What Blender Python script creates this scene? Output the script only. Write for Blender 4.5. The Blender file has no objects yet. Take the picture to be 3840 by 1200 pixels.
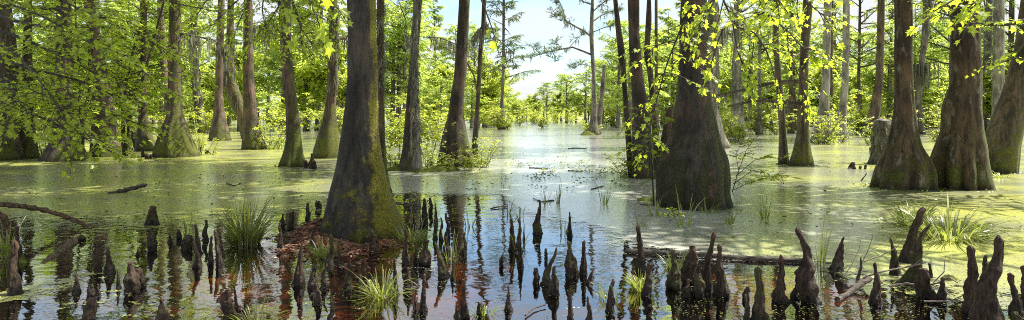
import bpy, math, random
import numpy as np
from mathutils import Vector, noise
R = math.radians
scene = bpy.context.scene
COL = scene.collection
CAM_H = 1.7; FPX = 2560.0; HOR = 420.0          # camera height, focal length and horizon row of the 3840 x 1200 photograph

def P(px, py, Y):
    return np.array(((px-1920)/FPX*Y, Y, CAM_H-(py-HOR)/FPX*Y))
def depth(py):
    return CAM_H*FPX/(py-HOR)
def G(px, py):
    Y = depth(py)
    return np.array(((px-1920)/FPX*Y, Y, 0.0))

# ------------------------------------------------------------------ mesh builder
class MB:
    def __init__(s):
        s.v = []; s.f = []; s.t = []; s.n = 0
    def add(s, verts, faces, tint=0.5):
        verts = np.asarray(verts, float).reshape(-1, 3); faces = np.asarray(faces, int)
        s.v.append(verts); s.f.append(faces + s.n); s.n += len(verts)
        s.t.append(np.broadcast_to(np.asarray(tint, float), (len(faces),)))
    def tube(s, pts, rad, n=6, cap=True, tint=0.5):
        pts = np.asarray(pts, float); m = len(pts)
        rad = np.broadcast_to(np.asarray(rad, float), (m,))
        tg = np.gradient(pts, axis=0); tg /= np.linalg.norm(tg, axis=1)[:, None]+1e-9
        ref = np.array((0.31, 0.9, 0.17)) if abs(tg[:, 2]).mean() > .6 else np.array((0.05, 0.1, 1.0))
        a = np.cross(tg, ref); a /= np.linalg.norm(a, axis=1)[:, None]+1e-9
        b = np.cross(tg, a)
        th = np.arange(n)/n*2*math.pi
        ring = pts[:, None, :] + rad[:, None, None]*(np.cos(th)[None, :, None]*a[:, None, :]+np.sin(th)[None, :, None]*b[:, None, :])
        i = np.arange(m-1)[:, None]*n; j = np.arange(n)[None, :]; k = (j+1) % n
        q = np.stack([i+j, i+k, i+n+k, i+n+j], -1).reshape(-1, 4)
        s.add(ring.reshape(-1, 3), q, tint)
        if cap:
            s.add(np.vstack([ring[0], pts[0]]), [[(t+1) % n, t, n] for t in range(n)], tint)
            s.add(np.vstack([ring[-1], pts[-1]+tg[-1]*rad[-1]*.5]), [[t, (t+1) % n, n] for t in range(n)], tint)
    def leaves(s, pos, d, nrm, size, shape, fold=0.0, tint=None):
        pos = np.asarray(pos, float); d = np.asarray(d, float); nrm = np.asarray(nrm, float)
        d = d/(np.linalg.norm(d, axis=1)[:, None]+1e-9)
        sd = np.cross(nrm, d); sd /= np.linalg.norm(sd, axis=1)[:, None]+1e-9
        up = np.cross(d, sd)
        shp = np.asarray(shape, float); K = len(shp); N = len(pos)
        size = np.broadcast_to(np.asarray(size, float), (N,))
        w = np.abs(shp[:, 1])*fold - (shp[:, 0]**2)*fold*.5
        vv = pos[:, None, :] + size[:, None, None]*(shp[None, :, 0, None]*d[:, None, :] + shp[None, :, 1, None]*sd[:, None, :] + w[None, :, None]*up[:, None, :])
        f = np.arange(N*K).reshape(N, K)
        s.add(vv.reshape(-1, 3), f, tint if tint is not None else RNG.random(N))
    def build(s, name, mat, parent=None, smooth=True, loc=None):
        me = s.mesh(name, mat, smooth)
        return link(name, me, parent, loc)
    def mesh(s, name, mat, smooth=True):
        me = bpy.data.meshes.new(name)
        v = np.concatenate(s.v) if s.v else np.zeros((0, 3))
        tot = np.concatenate([np.full(len(f), f.shape[1]) for f in s.f])
        loops = np.concatenate([f.reshape(-1) for f in s.f])
        start = np.concatenate([[0], np.cumsum(tot)[:-1]])
        me.vertices.add(len(v)); me.vertices.foreach_set('co', v.astype(np.float32).ravel())
        me.loops.add(len(loops)); me.loops.foreach_set('vertex_index', loops.astype(np.int32))
        me.polygons.add(len(tot))
        me.polygons.foreach_set('loop_start', start.astype(np.int32))
        me.polygons.foreach_set('loop_total', tot.astype(np.int32))
        me.polygons.foreach_set('use_smooth', np.full(len(tot), smooth))
        me.update(calc_edges=True)
        at = me.attributes.new('tint', 'FLOAT', 'FACE')
        at.data.foreach_set('value', np.concatenate(s.t).astype(np.float32))
        me.materials.append(mat)
        return me

RNG = np.random.default_rng(7)
def link(name, data, parent=None, loc=None):
    o = bpy.data.objects.new(name, data); COL.objects.link(o)
    if parent: o.parent = parent
    if name == 'hanging_moss': o['kind'] = 'stuff'
    if loc is not None: o.location = tuple(loc)
    return o
def tag(o, label=None, cat=None, group=None, kind=None):
    if label: o['label'] = label
    if cat: o['category'] = cat
    if group: o['group'] = group
    if kind: o['kind'] = kind
    return o
def empty(name, loc, label=None, cat=None, group=None, rz=0, sc=1.0):
    o = link(name, None, None, loc); o.rotation_euler = (0, 0, rz); o.scale = (sc, sc, sc)
    o.empty_display_size = .2
    return tag(o, label, cat, group)

# ------------------------------------------------------------------ materials
class NT:
    def __init__(s, name):
        s.m = bpy.data.materials.new(name); s.m.use_nodes = True
        s.t = s.m.node_tree; s.t.nodes.clear()
        s.out = s.t.nodes.new('ShaderNodeOutputMaterial')
    def n(s, typ, **kw):
        nd = s.t.nodes.new('ShaderNode'+typ)
        for k, v in kw.items():
            if k.startswith('i_'):
                key = k[2:]; key = int(key) if key.isdigit() else key.replace('_', ' ')
                s.put(nd.inputs[key], v)
            else: setattr(nd, k, v)
        return nd
    def put(s, sock, v):
        if hasattr(v, 'is_output'): s.t.links.new(v, sock)
        elif hasattr(v, 'outputs'): s.t.links.new(v.outputs[0], sock)
        else:
            if isinstance(v, tuple) and len(v) == 3 and sock.type == 'RGBA': v = v+(1,)
            sock.default_value = v
    def mix(s, f, a, b, blend='MIX'):
        nd = s.n('Mix', data_type='RGBA', blend_type=blend)
        s.put(nd.inputs[0], f); s.put(nd.inputs[6], a); s.put(nd.inputs[7], b)
        return nd.outputs[2]
    def math(s, op, a, b=0.0, c=None, clamp=False):
        nd = s.n('Math', operation=op, use_clamp=clamp)
        s.put(nd.inputs[0], a); s.put(nd.inputs[1], b)
        if c is not None: s.put(nd.inputs[2], c)
        return nd.outputs[0]
    def ramp(s, f, lo, hi, a=0.0, b=1.0):
        nd = s.n('MapRange', interpolation_type='SMOOTHSTEP'); 
        for i, v in enumerate((f, lo, hi, a, b)): s.put(nd.inputs[i], v)
        return nd.outputs[0]
    def noise(s, vec, scale, detail=4, rough=.55, dist=0.0):
        nd = s.n('TexNoise'); s.put(nd.inputs['Vector'], vec)
        for k, v in (('Scale', scale), ('Detail', detail), ('Roughness', rough), ('Distortion', dist)): s.put(nd.inputs[k], v)
        return nd.outputs[0]
    def vmap(s, vec, scale, loc=(0, 0, 0)):
        nd = s.n('Mapping'); s.put(nd.inputs[0], vec); nd.inputs['Scale'].default_value = scale; nd.inputs['Location'].default_value = loc
        return nd.outputs[0]
    def surf(s, sh):
        s.put(s.out.inputs['Surface'], sh); return s.m

def leaf_mat(name, dark, light, trans, tw=0.5, gloss=0.05, var=.25):
    k = NT(name)
    at = k.n('Attribute', attribute_name='tint').outputs['Fac']
    oi = k.n('ObjectInfo').outputs['Random']
    c = k.mix(at, dark, light)
    vr = k.math('MULTIPLY_ADD', oi, var, 1-var/2)
    c = k.mix(1.0, c, vr, 'MULTIPLY')
    tc = k.mix(1.0, k.mix(at, tuple(x*.75 for x in trans), trans), vr, 'MULTIPLY')
    d = k.n('BsdfDiffuse', i_Color=c); t = k.n('BsdfTranslucent', i_Color=tc)
    m = k.n('MixShader', i_0=tw, i_1=d, i_2=t)
    g = k.n('BsdfGlossy', i_Roughness=.42, i_Color=(1, 1, 1))
    m2 = k.n('MixShader', i_0=gloss, i_1=m, i_2=g)
    return k.surf(m2)

def seed_of(s): return sum(map(ord, s)) % 17
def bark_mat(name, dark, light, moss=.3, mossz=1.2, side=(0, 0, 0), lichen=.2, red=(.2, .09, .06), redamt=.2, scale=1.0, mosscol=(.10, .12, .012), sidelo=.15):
    k = NT(name)
    tc = k.n('TexCoord').outputs['Object']
    geo = k.n('NewGeometry')
    ridge = k.noise(k.vmap(tc, (14*scale, 14*scale, 1.6*scale)), 1.0, 6, .65, .4)
    fine = k.noise(k.vmap(tc, (60*scale, 60*scale, 14*scale)), 1.0, 3, .6)
    big = k.noise(tc, 1.3, 3, .6)
    mid = k.noise(k.vmap(tc, (5, 5, 2.2)), 1.0, 5, .62)
    rr = k.ramp(k.math('MULTIPLY_ADD', fine, .35, k.math('MULTIPLY', ridge, .75)), .36, .72)
    c = k.mix(rr, dark, light)
    c = k.mix(k.math('MULTIPLY', k.ramp(big, .48, .66), redamt), c, red)
    c = k.mix(1.0, c, k.ramp(k.noise(k.vmap(tc, (2.6, 2.6, 1.1), (seed_of(name), 0, 0)), 1.0, 5, .62), .34, .66, .5, 1.45), 'MULTIPLY')
    lm = k.math('MULTIPLY', k.ramp(mid, .60-.12*lichen, .72-.10*lichen), min(1, lichen*2.2))
    c = k.mix(lm, c, (.20, .20, .135))
    sep = k.n('SeparateXYZ', i_0=tc)
    # moss creeps up from the waterline and along one side of the stem
    zm = k.ramp(sep.outputs['Z'], 0.0, mossz, 1.0, 0.0)
    dot = k.n('VectorMath', operation='DOT_PRODUCT'); k.put(dot.inputs[0], geo.outputs['Normal']); dot.inputs[1].default_value = side
    zz = k.math('ADD', k.math('MULTIPLY', zm, .45), k.math('MULTIPLY', k.ramp(dot.outputs['Value'], sidelo, 1.0), .75))
    mm = k.ramp(k.math('ADD', zz, k.math('MULTIPLY_ADD', k.noise(tc, 3.2, 7, .74), 2.1, -.55)), 1.10-.5*moss, 1.42-.5*moss)
    mcol = k.mix(k.ramp(k.noise(tc, 38, 3, .6), .35, .7), tuple(x*.4 for x in mosscol), mosscol)
    c = k.mix(k.math('MULTIPLY', mm, .92), c, mcol)
    # a wet tide band just above the water
    wet = k.ramp(k.math('ADD', sep.outputs['Z'], k.math('MULTIPLY', mid, .16)), .10, .30, .45, 1.0)
    c = k.mix(1.0, c, wet, 'MULTIPLY')
    h = k.math('ADD', k.math('MULTIPLY', ridge, 1.0), k.math('MULTIPLY', k.math('MULTIPLY', k.noise(tc, 55, 4, .7), mm), .8))
    h = k.math('ADD', h, k.math('MULTIPLY', fine, .35))
    b = k.n('Bump', i_Strength=.9, i_Distance=.05, i_Height=h)
    p = k.n('BsdfPrincipled', i_Base_Color=c, i_Roughness=.72, i_Normal=b.outputs[0])
    p.inputs['Specular IOR Level'].default_value = .3
    return k.surf(p)

def plain_mat(name, a, b, scale=8, rough=.8, bump=.4, stretch=(1, 1, 1)):
    k = NT(name)
    tc = k.vmap(k.n('TexCoord').outputs['Object'], stretch)
    n1 = k.noise(tc, scale, 5, .65)
    c = k.mix(k.ramp(n1, .32, .68), a, b)
    bp = k.n('Bump', i_Strength=bump, i_Distance=.02, i_Height=n1)
    p = k.n('BsdfPrincipled', i_Base_Color=c, i_Roughness=rough, i_Normal=bp.outputs[0])
    p.inputs['Specular IOR Level'].default_value = .3
    return k.surf(p)

def knee_mat():
    k = NT('knee_bark')
    tcn = k.n('TexCoord'); tc = tcn.outputs['Object']
    oi = k.n('ObjectInfo').outputs['Random']
    at = k.n('Attribute', attribute_name='tint').outputs['Fac']     # 0 at the foot, 1 at the growing tip
    off = k.n('CombineXYZ', i_0=k.math('MULTIPLY', oi, 40.0), i_1=0.0, i_2=0.0)
    v = k.n('VectorMath', operation='ADD'); k.put(v.inputs[0], tc); k.put(v.inputs[1], off)
    v = v.outputs[0]
    str_ = k.noise(k.vmap(v, (38, 38, 7)), 1.0, 6, .68, .3)
    bl = k.noise(v, 9, 5, .65)
    c = k.mix(k.ramp(str_, .33, .7), (.010, .007, .005), (.085, .056, .037))
    red = k.ramp(k.math('ADD', k.math('MULTIPLY', at, .75), k.math('MULTIPLY', bl, .62)), .78, 1.2)
    c = k.mix(k.math('MULTIPLY', red, k.ramp(bl, .35, .6, .25, .8)), c, k.mix(oi, (.12, .052, .032), (.13, .10, .075)))
    ms = k.ramp(k.math('ADD', k.noise(v, 6, 5, .7), k.math('MULTIPLY', k.ramp(oi, .55, 1.0), .12)), .56, .70)
    c = k.mix(k.math('MULTIPLY', ms, .6), c, (.06, .07, .014))
    sep = k.n('SeparateXYZ', i_0=tc)
    wet = k.ramp(k.math('ADD', sep.outputs['Z'], k.math('MULTIPLY', bl, .10)), .05, .16, .35, 1.0)
    c = k.mix(1.0, c, wet, 'MULTIPLY')
    b = k.n('Bump', i_Strength=1.0, i_Distance=.04, i_Height=k.math('ADD', str_, k.math('MULTIPLY', bl, .6)))
    p = k.n('BsdfPrincipled', i_Base_Color=c, i_Roughness=k.ramp(sep.outputs['Z'], .02, .12, .45, .85), i_Normal=b.outputs[0])
    p.inputs['Specular IOR Level'].default_value = .3
    return k.surf(p)

M = {}
M['cypress_leaf'] = leaf_mat('cypress_needles', (.10, .15, .022), (.20, .26, .04), (.60, .76, .14), .62, .02)
M['cypress_leaf_blue'] = leaf_mat('conifer_needles', (.045, .075, .03), (.075, .11, .045), (.22, .30, .10), .45, .02)
M['broad_leaf'] = leaf_mat('broad_leaves', (.07, .13, .02), (.18, .25, .03), (.66, .76, .09), .62, .05)
M['shrub_leaf'] = leaf_mat('shrub_leaves', (.09, .15, .018), (.22, .27, .03), (.66, .74, .08), .62, .05)
M['maple_leaf'] = leaf_mat('maple_leaves', (.06, .12, .012), (.16, .21, .018), (.60, .74, .05), .68, .025, var=.1)
M['grass'] = leaf_mat('grass_blades', (.09, .08, .025), (.16, .20, .03), (.32, .40, .05), .45, .06, var=.15)
M['dry_grass'] = leaf_mat('sedge_blades', (.13, .12, .04), (.22, .26, .06), (.42, .50, .08), .45, .06, var=.1)
M['moss_hang'] = leaf_mat('spanish_moss', (.13, .13, .10), (.24, .24, .19), (.20, .20, .15), .35, .0)
M['litter'] = leaf_mat('fallen_leaves', (.022, .011, .008), (.24, .125, .09), (.18, .06, .03), .2, .06)
M['weed'] = leaf_mat('floating_leaves', (.04, .07, .012), (.14, .17, .03), (.2, .25, .03), .3, .06)
M['speck'] = leaf_mat('duckweed_fronds', (.08, .09, .025), (.20, .21, .07), (.2, .25, .05), .2, .04)
M['bark_main'] = bark_mat('bark_main', (.009, .009, .007), (.052, .044, .029), moss=.44, mossz=1.6, side=(1.0, -.12, .05), lichen=.10, redamt=.05, mosscol=(.24, .22, .016), sidelo=.45)
M['bark_swollen'] = bark_mat('bark_swollen', (.012, .011, .009), (.058, .046, .030), moss=.5, mossz=2.6, side=(.9, -.3, .1), lichen=.10, redamt=.25, mosscol=(.06, .065, .012), sidelo=.4)
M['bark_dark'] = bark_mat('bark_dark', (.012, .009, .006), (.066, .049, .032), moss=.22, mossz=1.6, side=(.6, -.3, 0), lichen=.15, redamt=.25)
M['bark_brown'] = bark_mat('bark_brown', (.020, .015, .010), (.105, .080, .056), moss=.30, mossz=1.8, side=(.3, -.5, 0), lichen=.22, redamt=.30)
M['bark_red'] = bark_mat('bark_red', (.012, .008, .004), (.088, .056, .029), moss=.52, mossz=2.0, side=(.9, -.2, 0), lichen=.28, red=(.085, .046, .026), redamt=.45)
M['bark_grey'] = bark_mat('bark_grey', (.045, .039, .033), (.16, .145, .122), moss=.15, mossz=1.2, side=(.3, -.3, 0), lichen=.5, redamt=.1)
M['bark_pale'] = bark_mat('bark_pale', (.09, .08, .066), (.30, .28, .235), moss=.12, mossz=1.0, side=(.3, -.3, 0), lichen=.5, redamt=.1)
M['bark_moss'] = bark_mat('bark_moss', (.018, .014, .009), (.105, .080, .052), moss=.78, mossz=1.7, side=(.4, -.4, .2), lichen=.15, redamt=.3, mosscol=(.13, .15, .014))
M['twig'] = plain_mat('twig_bark', (.02, .016, .012), (.09, .075, .06), 18, .8, .3)
M['pale_twig'] = plain_mat('pale_twig_bark', (.10, .085, .07), (.26, .22, .19), 18, .8, .3)
M['log'] = plain_mat('log_bark', (.012, .010, .009), (.10, .082, .07), 5, .85, .8, (1, 6, 6))
M['log_brown'] = plain_mat('branch_bark', (.035, .022, .014), (.17, .11, .075), 7, .8, .7, (1, 5, 5))
M['knee'] = knee_mat()
M['moss_mound'] = plain_mat('moss_carpet', (.03, .035, .006), (.12, .14, .015), 22, .95, .9)
# ------------------------------------------------------------------ camera, sky, sun
cam = bpy.data.cameras.new('camera'); co = link('camera', cam, None, (0, 0, CAM_H))
co.rotation_euler = (R(90), 0, 0); cam.lens = 24; cam.sensor_width = 36; cam.shift_y = -180/3840
cam.clip_end = 3000; scene.camera = co

SUN_EL, SUN_AZ = 57, 66           # degrees; azimuth clockwise from the view direction (+Y)
sd = bpy.data.lights.new('sun', 'SUN'); sd.energy = 5.0; sd.angle = R(.5); sd.color = (1, .93, .80)
so = link('sun', sd); so.rotation_euler = (R(90-SUN_EL), 0, R(180-SUN_AZ))
w = bpy.data.worlds.new('World'); scene.world = w; w.use_nodes = True
t = w.node_tree; t.nodes.clear()
def wn(typ, **kw):
    nd = t.nodes.new('ShaderNode'+typ)
    for k_, v_ in kw.items(): setattr(nd, k_, v_)
    return nd
L = t.links.new
sky = wn('TexSky', sky_type='NISHITA', sun_disc=False, sun_elevation=R(SUN_EL), sun_rotation=R(SUN_AZ), air_density=1.0, dust_density=.5, ozone_density=1.0)
tc = wn('TexCoord'); sep = wn('SeparateXYZ'); L(tc.outputs['Generated'], sep.inputs[0])
den = wn('Math', operation='ADD'); L(sep.outputs['Z'], den.inputs[0]); den.inputs[1].default_value = .22
mx = wn('Math', operation='MAXIMUM'); L(den.outputs[0], mx.inputs[0]); mx.inputs[1].default_value = .05
dv = wn('VectorMath', operation='DIVIDE'); cmb = wn('CombineXYZ')
for i in range(3): L(mx.outputs[0], cmb.inputs[i])
L(tc.outputs['Generated'], dv.inputs[0]); L(cmb.outputs[0], dv.inputs[1])
ns = wn('TexNoise'); L(dv.outputs[0], ns.inputs['Vector']); ns.inputs['Scale'].default_value = 1.15; ns.inputs['Detail'].default_value = 9; ns.inputs['Roughness'].default_value = .56; ns.inputs['Distortion'].default_value = .25
mr = wn('MapRange', interpolation_type='SMOOTHSTEP'); L(ns.outputs[0], mr.inputs[0])
for i, v in ((1, .36), (2, .56), (3, 0.0), (4, 1.0)): mr.inputs[i].default_value = v
skm = wn('Mix', data_type='RGBA', blend_type='MULTIPLY'); skm.inputs[0].default_value = 1
L(sky.outputs[0], skm.inputs[6]); skm.inputs[7].default_value = (.82, .94, 1, 1)
mixc = wn('Mix', data_type='RGBA'); L(mr.outputs[0], mixc.inputs[0]); L(skm.outputs[2], mixc.inputs[6])
mixc.inputs[7].default_value = (3.9, 4.0, 4.15, 1)
bg = wn('Background'); L(mixc.outputs[2], bg.inputs[0]); bg.inputs[1].default_value = .085
wo = wn('OutputWorld'); L(bg.outputs[0], wo.inputs[0])
vs = scene.view_settings
vs.view_transform = 'Standard'; vs.look = 'None'; vs.gamma = 1; vs.use_curve_mapping = False; vs.exposure = 1.5
scene.cycles.max_bounces = 10; scene.cycles.transparent_max_bounces = 24; scene.cycles.sample_clamp_indirect = 6
scene.cycles.use_denoising = False; scene.cycles.filter_width = 1.0

# ------------------------------------------------------------------ swamp bed, water, duckweed
def sstep(e0, e1, x):
    u = np.clip((x-e0)/(e1-e0), 0, 1); return u*u*(3-2*u)
def vnoise(x, y, f, s=0.0):
    return np.array([noise.fractal(Vector((a*f+s, b*f-s, s*1.7)), 1.0, 2.0, 4) for a, b in zip(x.ravel(), y.ravel())]).reshape(x.shape)
MAIN = G(1359, 885)
def bed_z(x, y):
    d = np.hypot(x-MAIN[0], (y-MAIN[1]))
    ang = np.arctan2(y-MAIN[1], x-MAIN[0])
    z = -.24 + .14*np.exp(-(np.hypot((x-MAIN[0]-.25)/2.0, (y-MAIN[1]+1.5)/2.0))**2*1.1)
    z = z + .15*np.exp(-(d/1.12)**4)
    d2 = np.hypot((x+2.75)/.55, (y-9.6)/.9)
    z = z + .20*np.exp(-d2**2) + .07*np.sin(x*5.1+1.3*np.sin(y*3.7))*np.sin(y*4.3+x*1.7)*(d < 3)
    d3 = np.hypot((x-2.75)/.9, (y-7.2)/.9); z = z+.16*np.exp(-d3**2)
    return z
def grid_mesh(name, X, Y, Z, mat, attr=None, kind='structure'):
    h, w_ = X.shape
    b = MB(); i = np.arange(h-1)[:, None]*w_; j = np.arange(w_-1)[None, :]
    b.add(np.stack([X, Y, Z], -1), np.stack([i+j, i+j+1, i+w_+j+1, i+w_+j], -1).reshape(-1, 4))
    o = b.build(name, mat)
    if attr is not None:
        a = o.data.attributes.new('cover', 'FLOAT', 'POINT'); a.data.foreach_set('value', attr.astype(np.float32).ravel())
    return tag(o, kind=kind)

k = NT('bed_litter')
tcn = k.n('TexCoord').outputs['Object']
vo = k.n('TexVoronoi', i_Scale=22.0); k.put(vo.inputs['Vector'], tcn)
n1 = k.noise(tcn, 2.2, 4, .6)
lv = k.mix(k.ramp(vo.outputs['Color'], .2, .8), (.08, .028, .014), (.30, .11, .052))
zz = k.n('SeparateXYZ', i_0=tcn).outputs['Z']
dk = k.mix(k.ramp(n1, .4, .65), (.022, .018, .008), (.06, .05, .018))
c = k.mix(k.ramp(k.math('ADD', zz, k.math('MULTIPLY', n1, .16)), -.16, -.03), dk, lv)
bp = k.n('Bump', i_Strength=.6, i_Distance=.03, i_Height=vo.outputs['Distance'])
M['bed'] = k.surf(k.n('BsdfPrincipled', i_Base_Color=c, i_Roughness=.9, i_Normal=bp.outputs[0]))

u = np.linspace(-1, 1, 141); yy = np.concatenate([[-25, -12, -4, 0, 2], np.geomspace(3, 13, 90), [16, 25, 60, 150, 320]])
X, Y = np.meshgrid(u, yy); X = X*np.where((Y > 2.9) & (Y < 13.1), 11, 11+np.abs(Y)*.95)
grid_mesh('swamp_bed', X, Y, bed_z(X, Y), M['bed'])

k = NT('swamp_water')
tcn = k.n('TexCoord').outputs['Object']
hn = k.math('ADD', k.noise(k.vmap(tcn, (1, 1.3, 1)), 2.2, 3, .5), k.math('MULTIPLY', k.noise(tcn, 11, 2, .5), .10))
bp = k.n('Bump', i_Strength=.12, i_Distance=.05, i_Height=hn)
fr = k.n('Fresnel', i_IOR=1.45, i_Normal=bp.outputs[0])
tr = k.n('BsdfTransparent', i_Color=(.50, .30, .16))
gl = k.n('BsdfGlossy', i_Roughness=.03, i_Color=(1, 1, 1), i_Normal=bp.outputs[0])
M['water'] = k.surf(k.n('MixShader', i_0=k.math('MULTIPLY_ADD', fr, 1.2, .10, True), i_1=tr, i_2=gl))
b = MB(); b.add([(-320, -25, 0), (320, -25, 0), (320, 320, 0), (-320, 320, 0)], [[0, 1, 2, 3]])
tag(b.build('water', M['water'], smooth=False), kind='structure')

# duckweed: a floating mat that thins out towards the near shallows
bx = [-1500, 0, 300, 600, 900, 1200, 1450, 1520, 1880, 1960, 2150, 2300, 2600, 2850, 3100, 3400, 3840, 5500]
by = [830, 835, 830, 825, 770, 765, 745, 725, 722, 775, 820, 890, 940, 930, 970, 1050, 1110, 1140]
yv = np.geomspace(4.6, 260, 210)
X, Y = np.meshgrid(np.linspace(-1, 1, 181), yv); X = X*(Y*1.25+2)
sx = X/Y*FPX+1920; sy = HOR+CAM_H*FPX/Y
cov = 1 - sstep(-.55, .55, (sy-np.interp(sx, bx, by))/np.interp(sx, [0, 1300, 1500, 1900, 2100, 2800, 3840], [330, 220, 40, 40, 200, 240, 190]))
wob = vnoise(X, Y, .55, 3.1)
cov = np.clip(cov + wob*.30*(cov > .02)*(cov < .995), 0, 1)
# islands of film in the shallows
isl = np.clip(vnoise(X, Y, .8, 9.7)*1.1-.05, 0, .5)*np.interp(sx, [0, 700, 1000, 2000, 2500, 3840], [.9, .65, .15, .25, .9, 1.0])
cov = np.maximum(cov, isl)
k = NT('duckweed_mat')
tcn = k.n('TexCoord').outputs['Object']
cv = k.n('Attribute', attribute_name='cover').outputs['Fac']
nf = k.noise(tcn, 38, 3, .65); nm = k.noise(k.vmap(tcn, (1, 1.5, 1)), 5, 4, .65); nl = k.noise(k.vmap(tcn, (.22, .5, .5)), 1.6, 4, .6)
na = k.math('ADD', k.math('MULTIPLY', nf, .42), k.math('MULTIPLY', nm, .58))
al = k.ramp(k.math('ADD', k.math('MULTIPLY', cv, .44), na), .63, .69)
rich_ = k.n('Attribute', attribute_name='rich').outputs['Fac']
thick = k.ramp(k.math('ADD', rich_, k.math('MULTIPLY', k.math('ADD', nl, k.math('MULTIPLY', na, .5)), .9)), .86, 1.50)
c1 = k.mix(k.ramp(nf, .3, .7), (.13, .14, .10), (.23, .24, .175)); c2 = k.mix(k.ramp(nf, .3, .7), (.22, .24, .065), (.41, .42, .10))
c0 = k.mix(k.ramp(nm, .35, .65), (.36, .36, .32), (.51, .51, .46)); c1 = k.mix(k.ramp(rich_, .02, .42), c0, c1)  # sky sheen of the centre channel is put into the colour as paler grey
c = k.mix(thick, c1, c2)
c = k.mix(k.math('MULTIPLY', k.ramp(k.noise(k.vmap(tcn, (1, 2.2, 1)), 9, 5, .72), .60, .70), .6), c, (.05, .05, .02))
bp = k.n('Bump', i_Strength=.10, i_Distance=.02, i_Height=na)
dif = k.n('BsdfDiffuse', i_Color=c)
gl = k.n('BsdfGlossy', i_Color=(1, 1, 1), i_Roughness=.17, i_Normal=bp.outputs[0])
fr = k.n('Fresnel', i_IOR=1.42)
lay = k.n('MixShader', i_0=k.math('MULTIPLY', fr, k.ramp(thick, 0, 1, 1.15, .75)), i_1=dif, i_2=gl)
tr = k.n('BsdfTransparent')
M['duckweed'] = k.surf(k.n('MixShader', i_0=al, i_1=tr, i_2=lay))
h, w_ = X.shape
i = np.arange(h-1)[:, None]*w_; j = np.arange(w_-1)[None, :]
F = np.stack([i+j, i+j+1, i+w_+j+1, i+w_+j], -1).reshape(-1, 4)
F = F[cov.ravel()[F].max(1) > .02]
b = MB(); b.add(np.stack([X, Y, np.full_like(X, .006)], -1), F)
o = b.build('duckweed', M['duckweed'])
a = o.data.attributes.new('cover', 'FLOAT', 'POINT'); a.data.foreach_set('value', cov.astype(np.float32).ravel())
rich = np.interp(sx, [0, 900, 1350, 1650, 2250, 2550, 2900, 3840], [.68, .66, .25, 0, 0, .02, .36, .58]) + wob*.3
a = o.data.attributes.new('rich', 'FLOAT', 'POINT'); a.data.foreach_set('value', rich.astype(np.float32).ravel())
tag(o, 'mat of pale green duckweed floating on the open swamp water', 'duckweed', kind='stuff')

# loose fronds on the clear water
b = MB(); N = 14000
py = RNG.uniform(740, 1260, N); px = RNG.uniform(-100, 3940, N)
keep = RNG.random(N) < np.interp(px, [0, 1000, 1400, 1900, 2300, 3840], [.55, .35, .3, .45, 1, 1])
clump = np.array([noise.noise(Vector((a/130, c_/40, 4.2))) for a, c_ in zip(px, py)])
keep &= (clump > -.05); px, py = px[keep], py[keep]
Yd = CAM_H*FPX/(py-HOR); pos = np.stack([(px-1920)/FPX*Yd, Yd, np.full(len(px), .008)], -1)
th = RNG.uniform(0, 6.28, len(px)); dr = np.stack([np.cos(th), np.sin(th), 0*th], -1); up = np.tile((0, 0, 1.), (len(px), 1))
b.leaves(pos, dr, up, RNG.uniform(.006, .019, len(px)), [(0, 0), (.3, .35), (.8, .3), (1, 0), (.7, -.35), (.25, -.3)])
tag(b.build('floating_fronds', M['speck'], smooth=False), 'scattered specks of duckweed and seed floating on the clear water', 'duckweed', kind='stuff')

# ------------------------------------------------------------------ vegetation kits
FROND = [(0, 0), (.18, .10), (.34, .05), (.5, .12), (.68, .05), (.82, .07), (1, 0), (.82, -.07), (.68, -.05), (.5, -.12), (.34, -.05), (.18, -.10)]
OVAL = [(0, 0), (.3, .25), (.65, .24), (1, 0), (.65, -.24), (.3, -.25)]
MAPLE = [(0, 0), (-.06, .20), (.12, .46), (.30, .27), (.62, .52), (.60, .20), (1, 0), (.60, -.20), (.62, -.52), (.30, -.27), (.12, -.46), (-.06, -.20)]
def unit(v): return v/(np.linalg.norm(v)+1e-9)
def curve(p0, d, L, n, rise, droop, r, wob=.08):
    pts = [np.array(p0, float)]; d = unit(np.array(d, float))
    for i in range(n):
        t_ = (i+.5)/n
        dd = d+np.array((0, 0, rise*(1-t_)-droop*t_))+r.normal(0, wob, 3)
        d = unit(d*.6+unit(dd)*.4) if i else unit(dd)
        pts.append(pts[-1]+d*L/n)
    return np.array(pts)
def along(pts, t_):
    f = t_*(len(pts)-1); i = min(int(f), len(pts)-2); f -= i
    return pts[i]*(1-f)+pts[i+1]*f, unit(pts[i+1]-pts[i])
def strands(b, p, L, r, n=5, wd=.012, spread=.12):
    for _ in range(n):
        q = p+np.array((r.normal(0, spread), r.normal(0, spread), 0)); l = L*r.uniform(.4, 1)
        m = 6; z = -np.linspace(0, l, m)
        x = np.cumsum(r.normal(0, .02, m)); y = np.cumsum(r.normal(0, .02, m)); x -= x[0]; y -= y[0]
        a = r.uniform(0, 3.14); w_ = wd*np.array([1, 1.5, 1.3, 1.1, .8, .1])*r.uniform(.7, 1.5)
        sx_, sy_ = math.cos(a)*w_, math.sin(a)*w_
        V = np.stack([np.stack([q[0]+x-sx_, q[1]+y-sy_, q[2]+z], -1), np.stack([q[0]+x+sx_, q[1]+y+sy_, q[2]+z], -1)], 1).reshape(-1, 3)
        b.add(V, [[2*i, 2*i+1, 2*i+3, 2*i+2] for i in range(m-1)], r.random(m-1))

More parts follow.
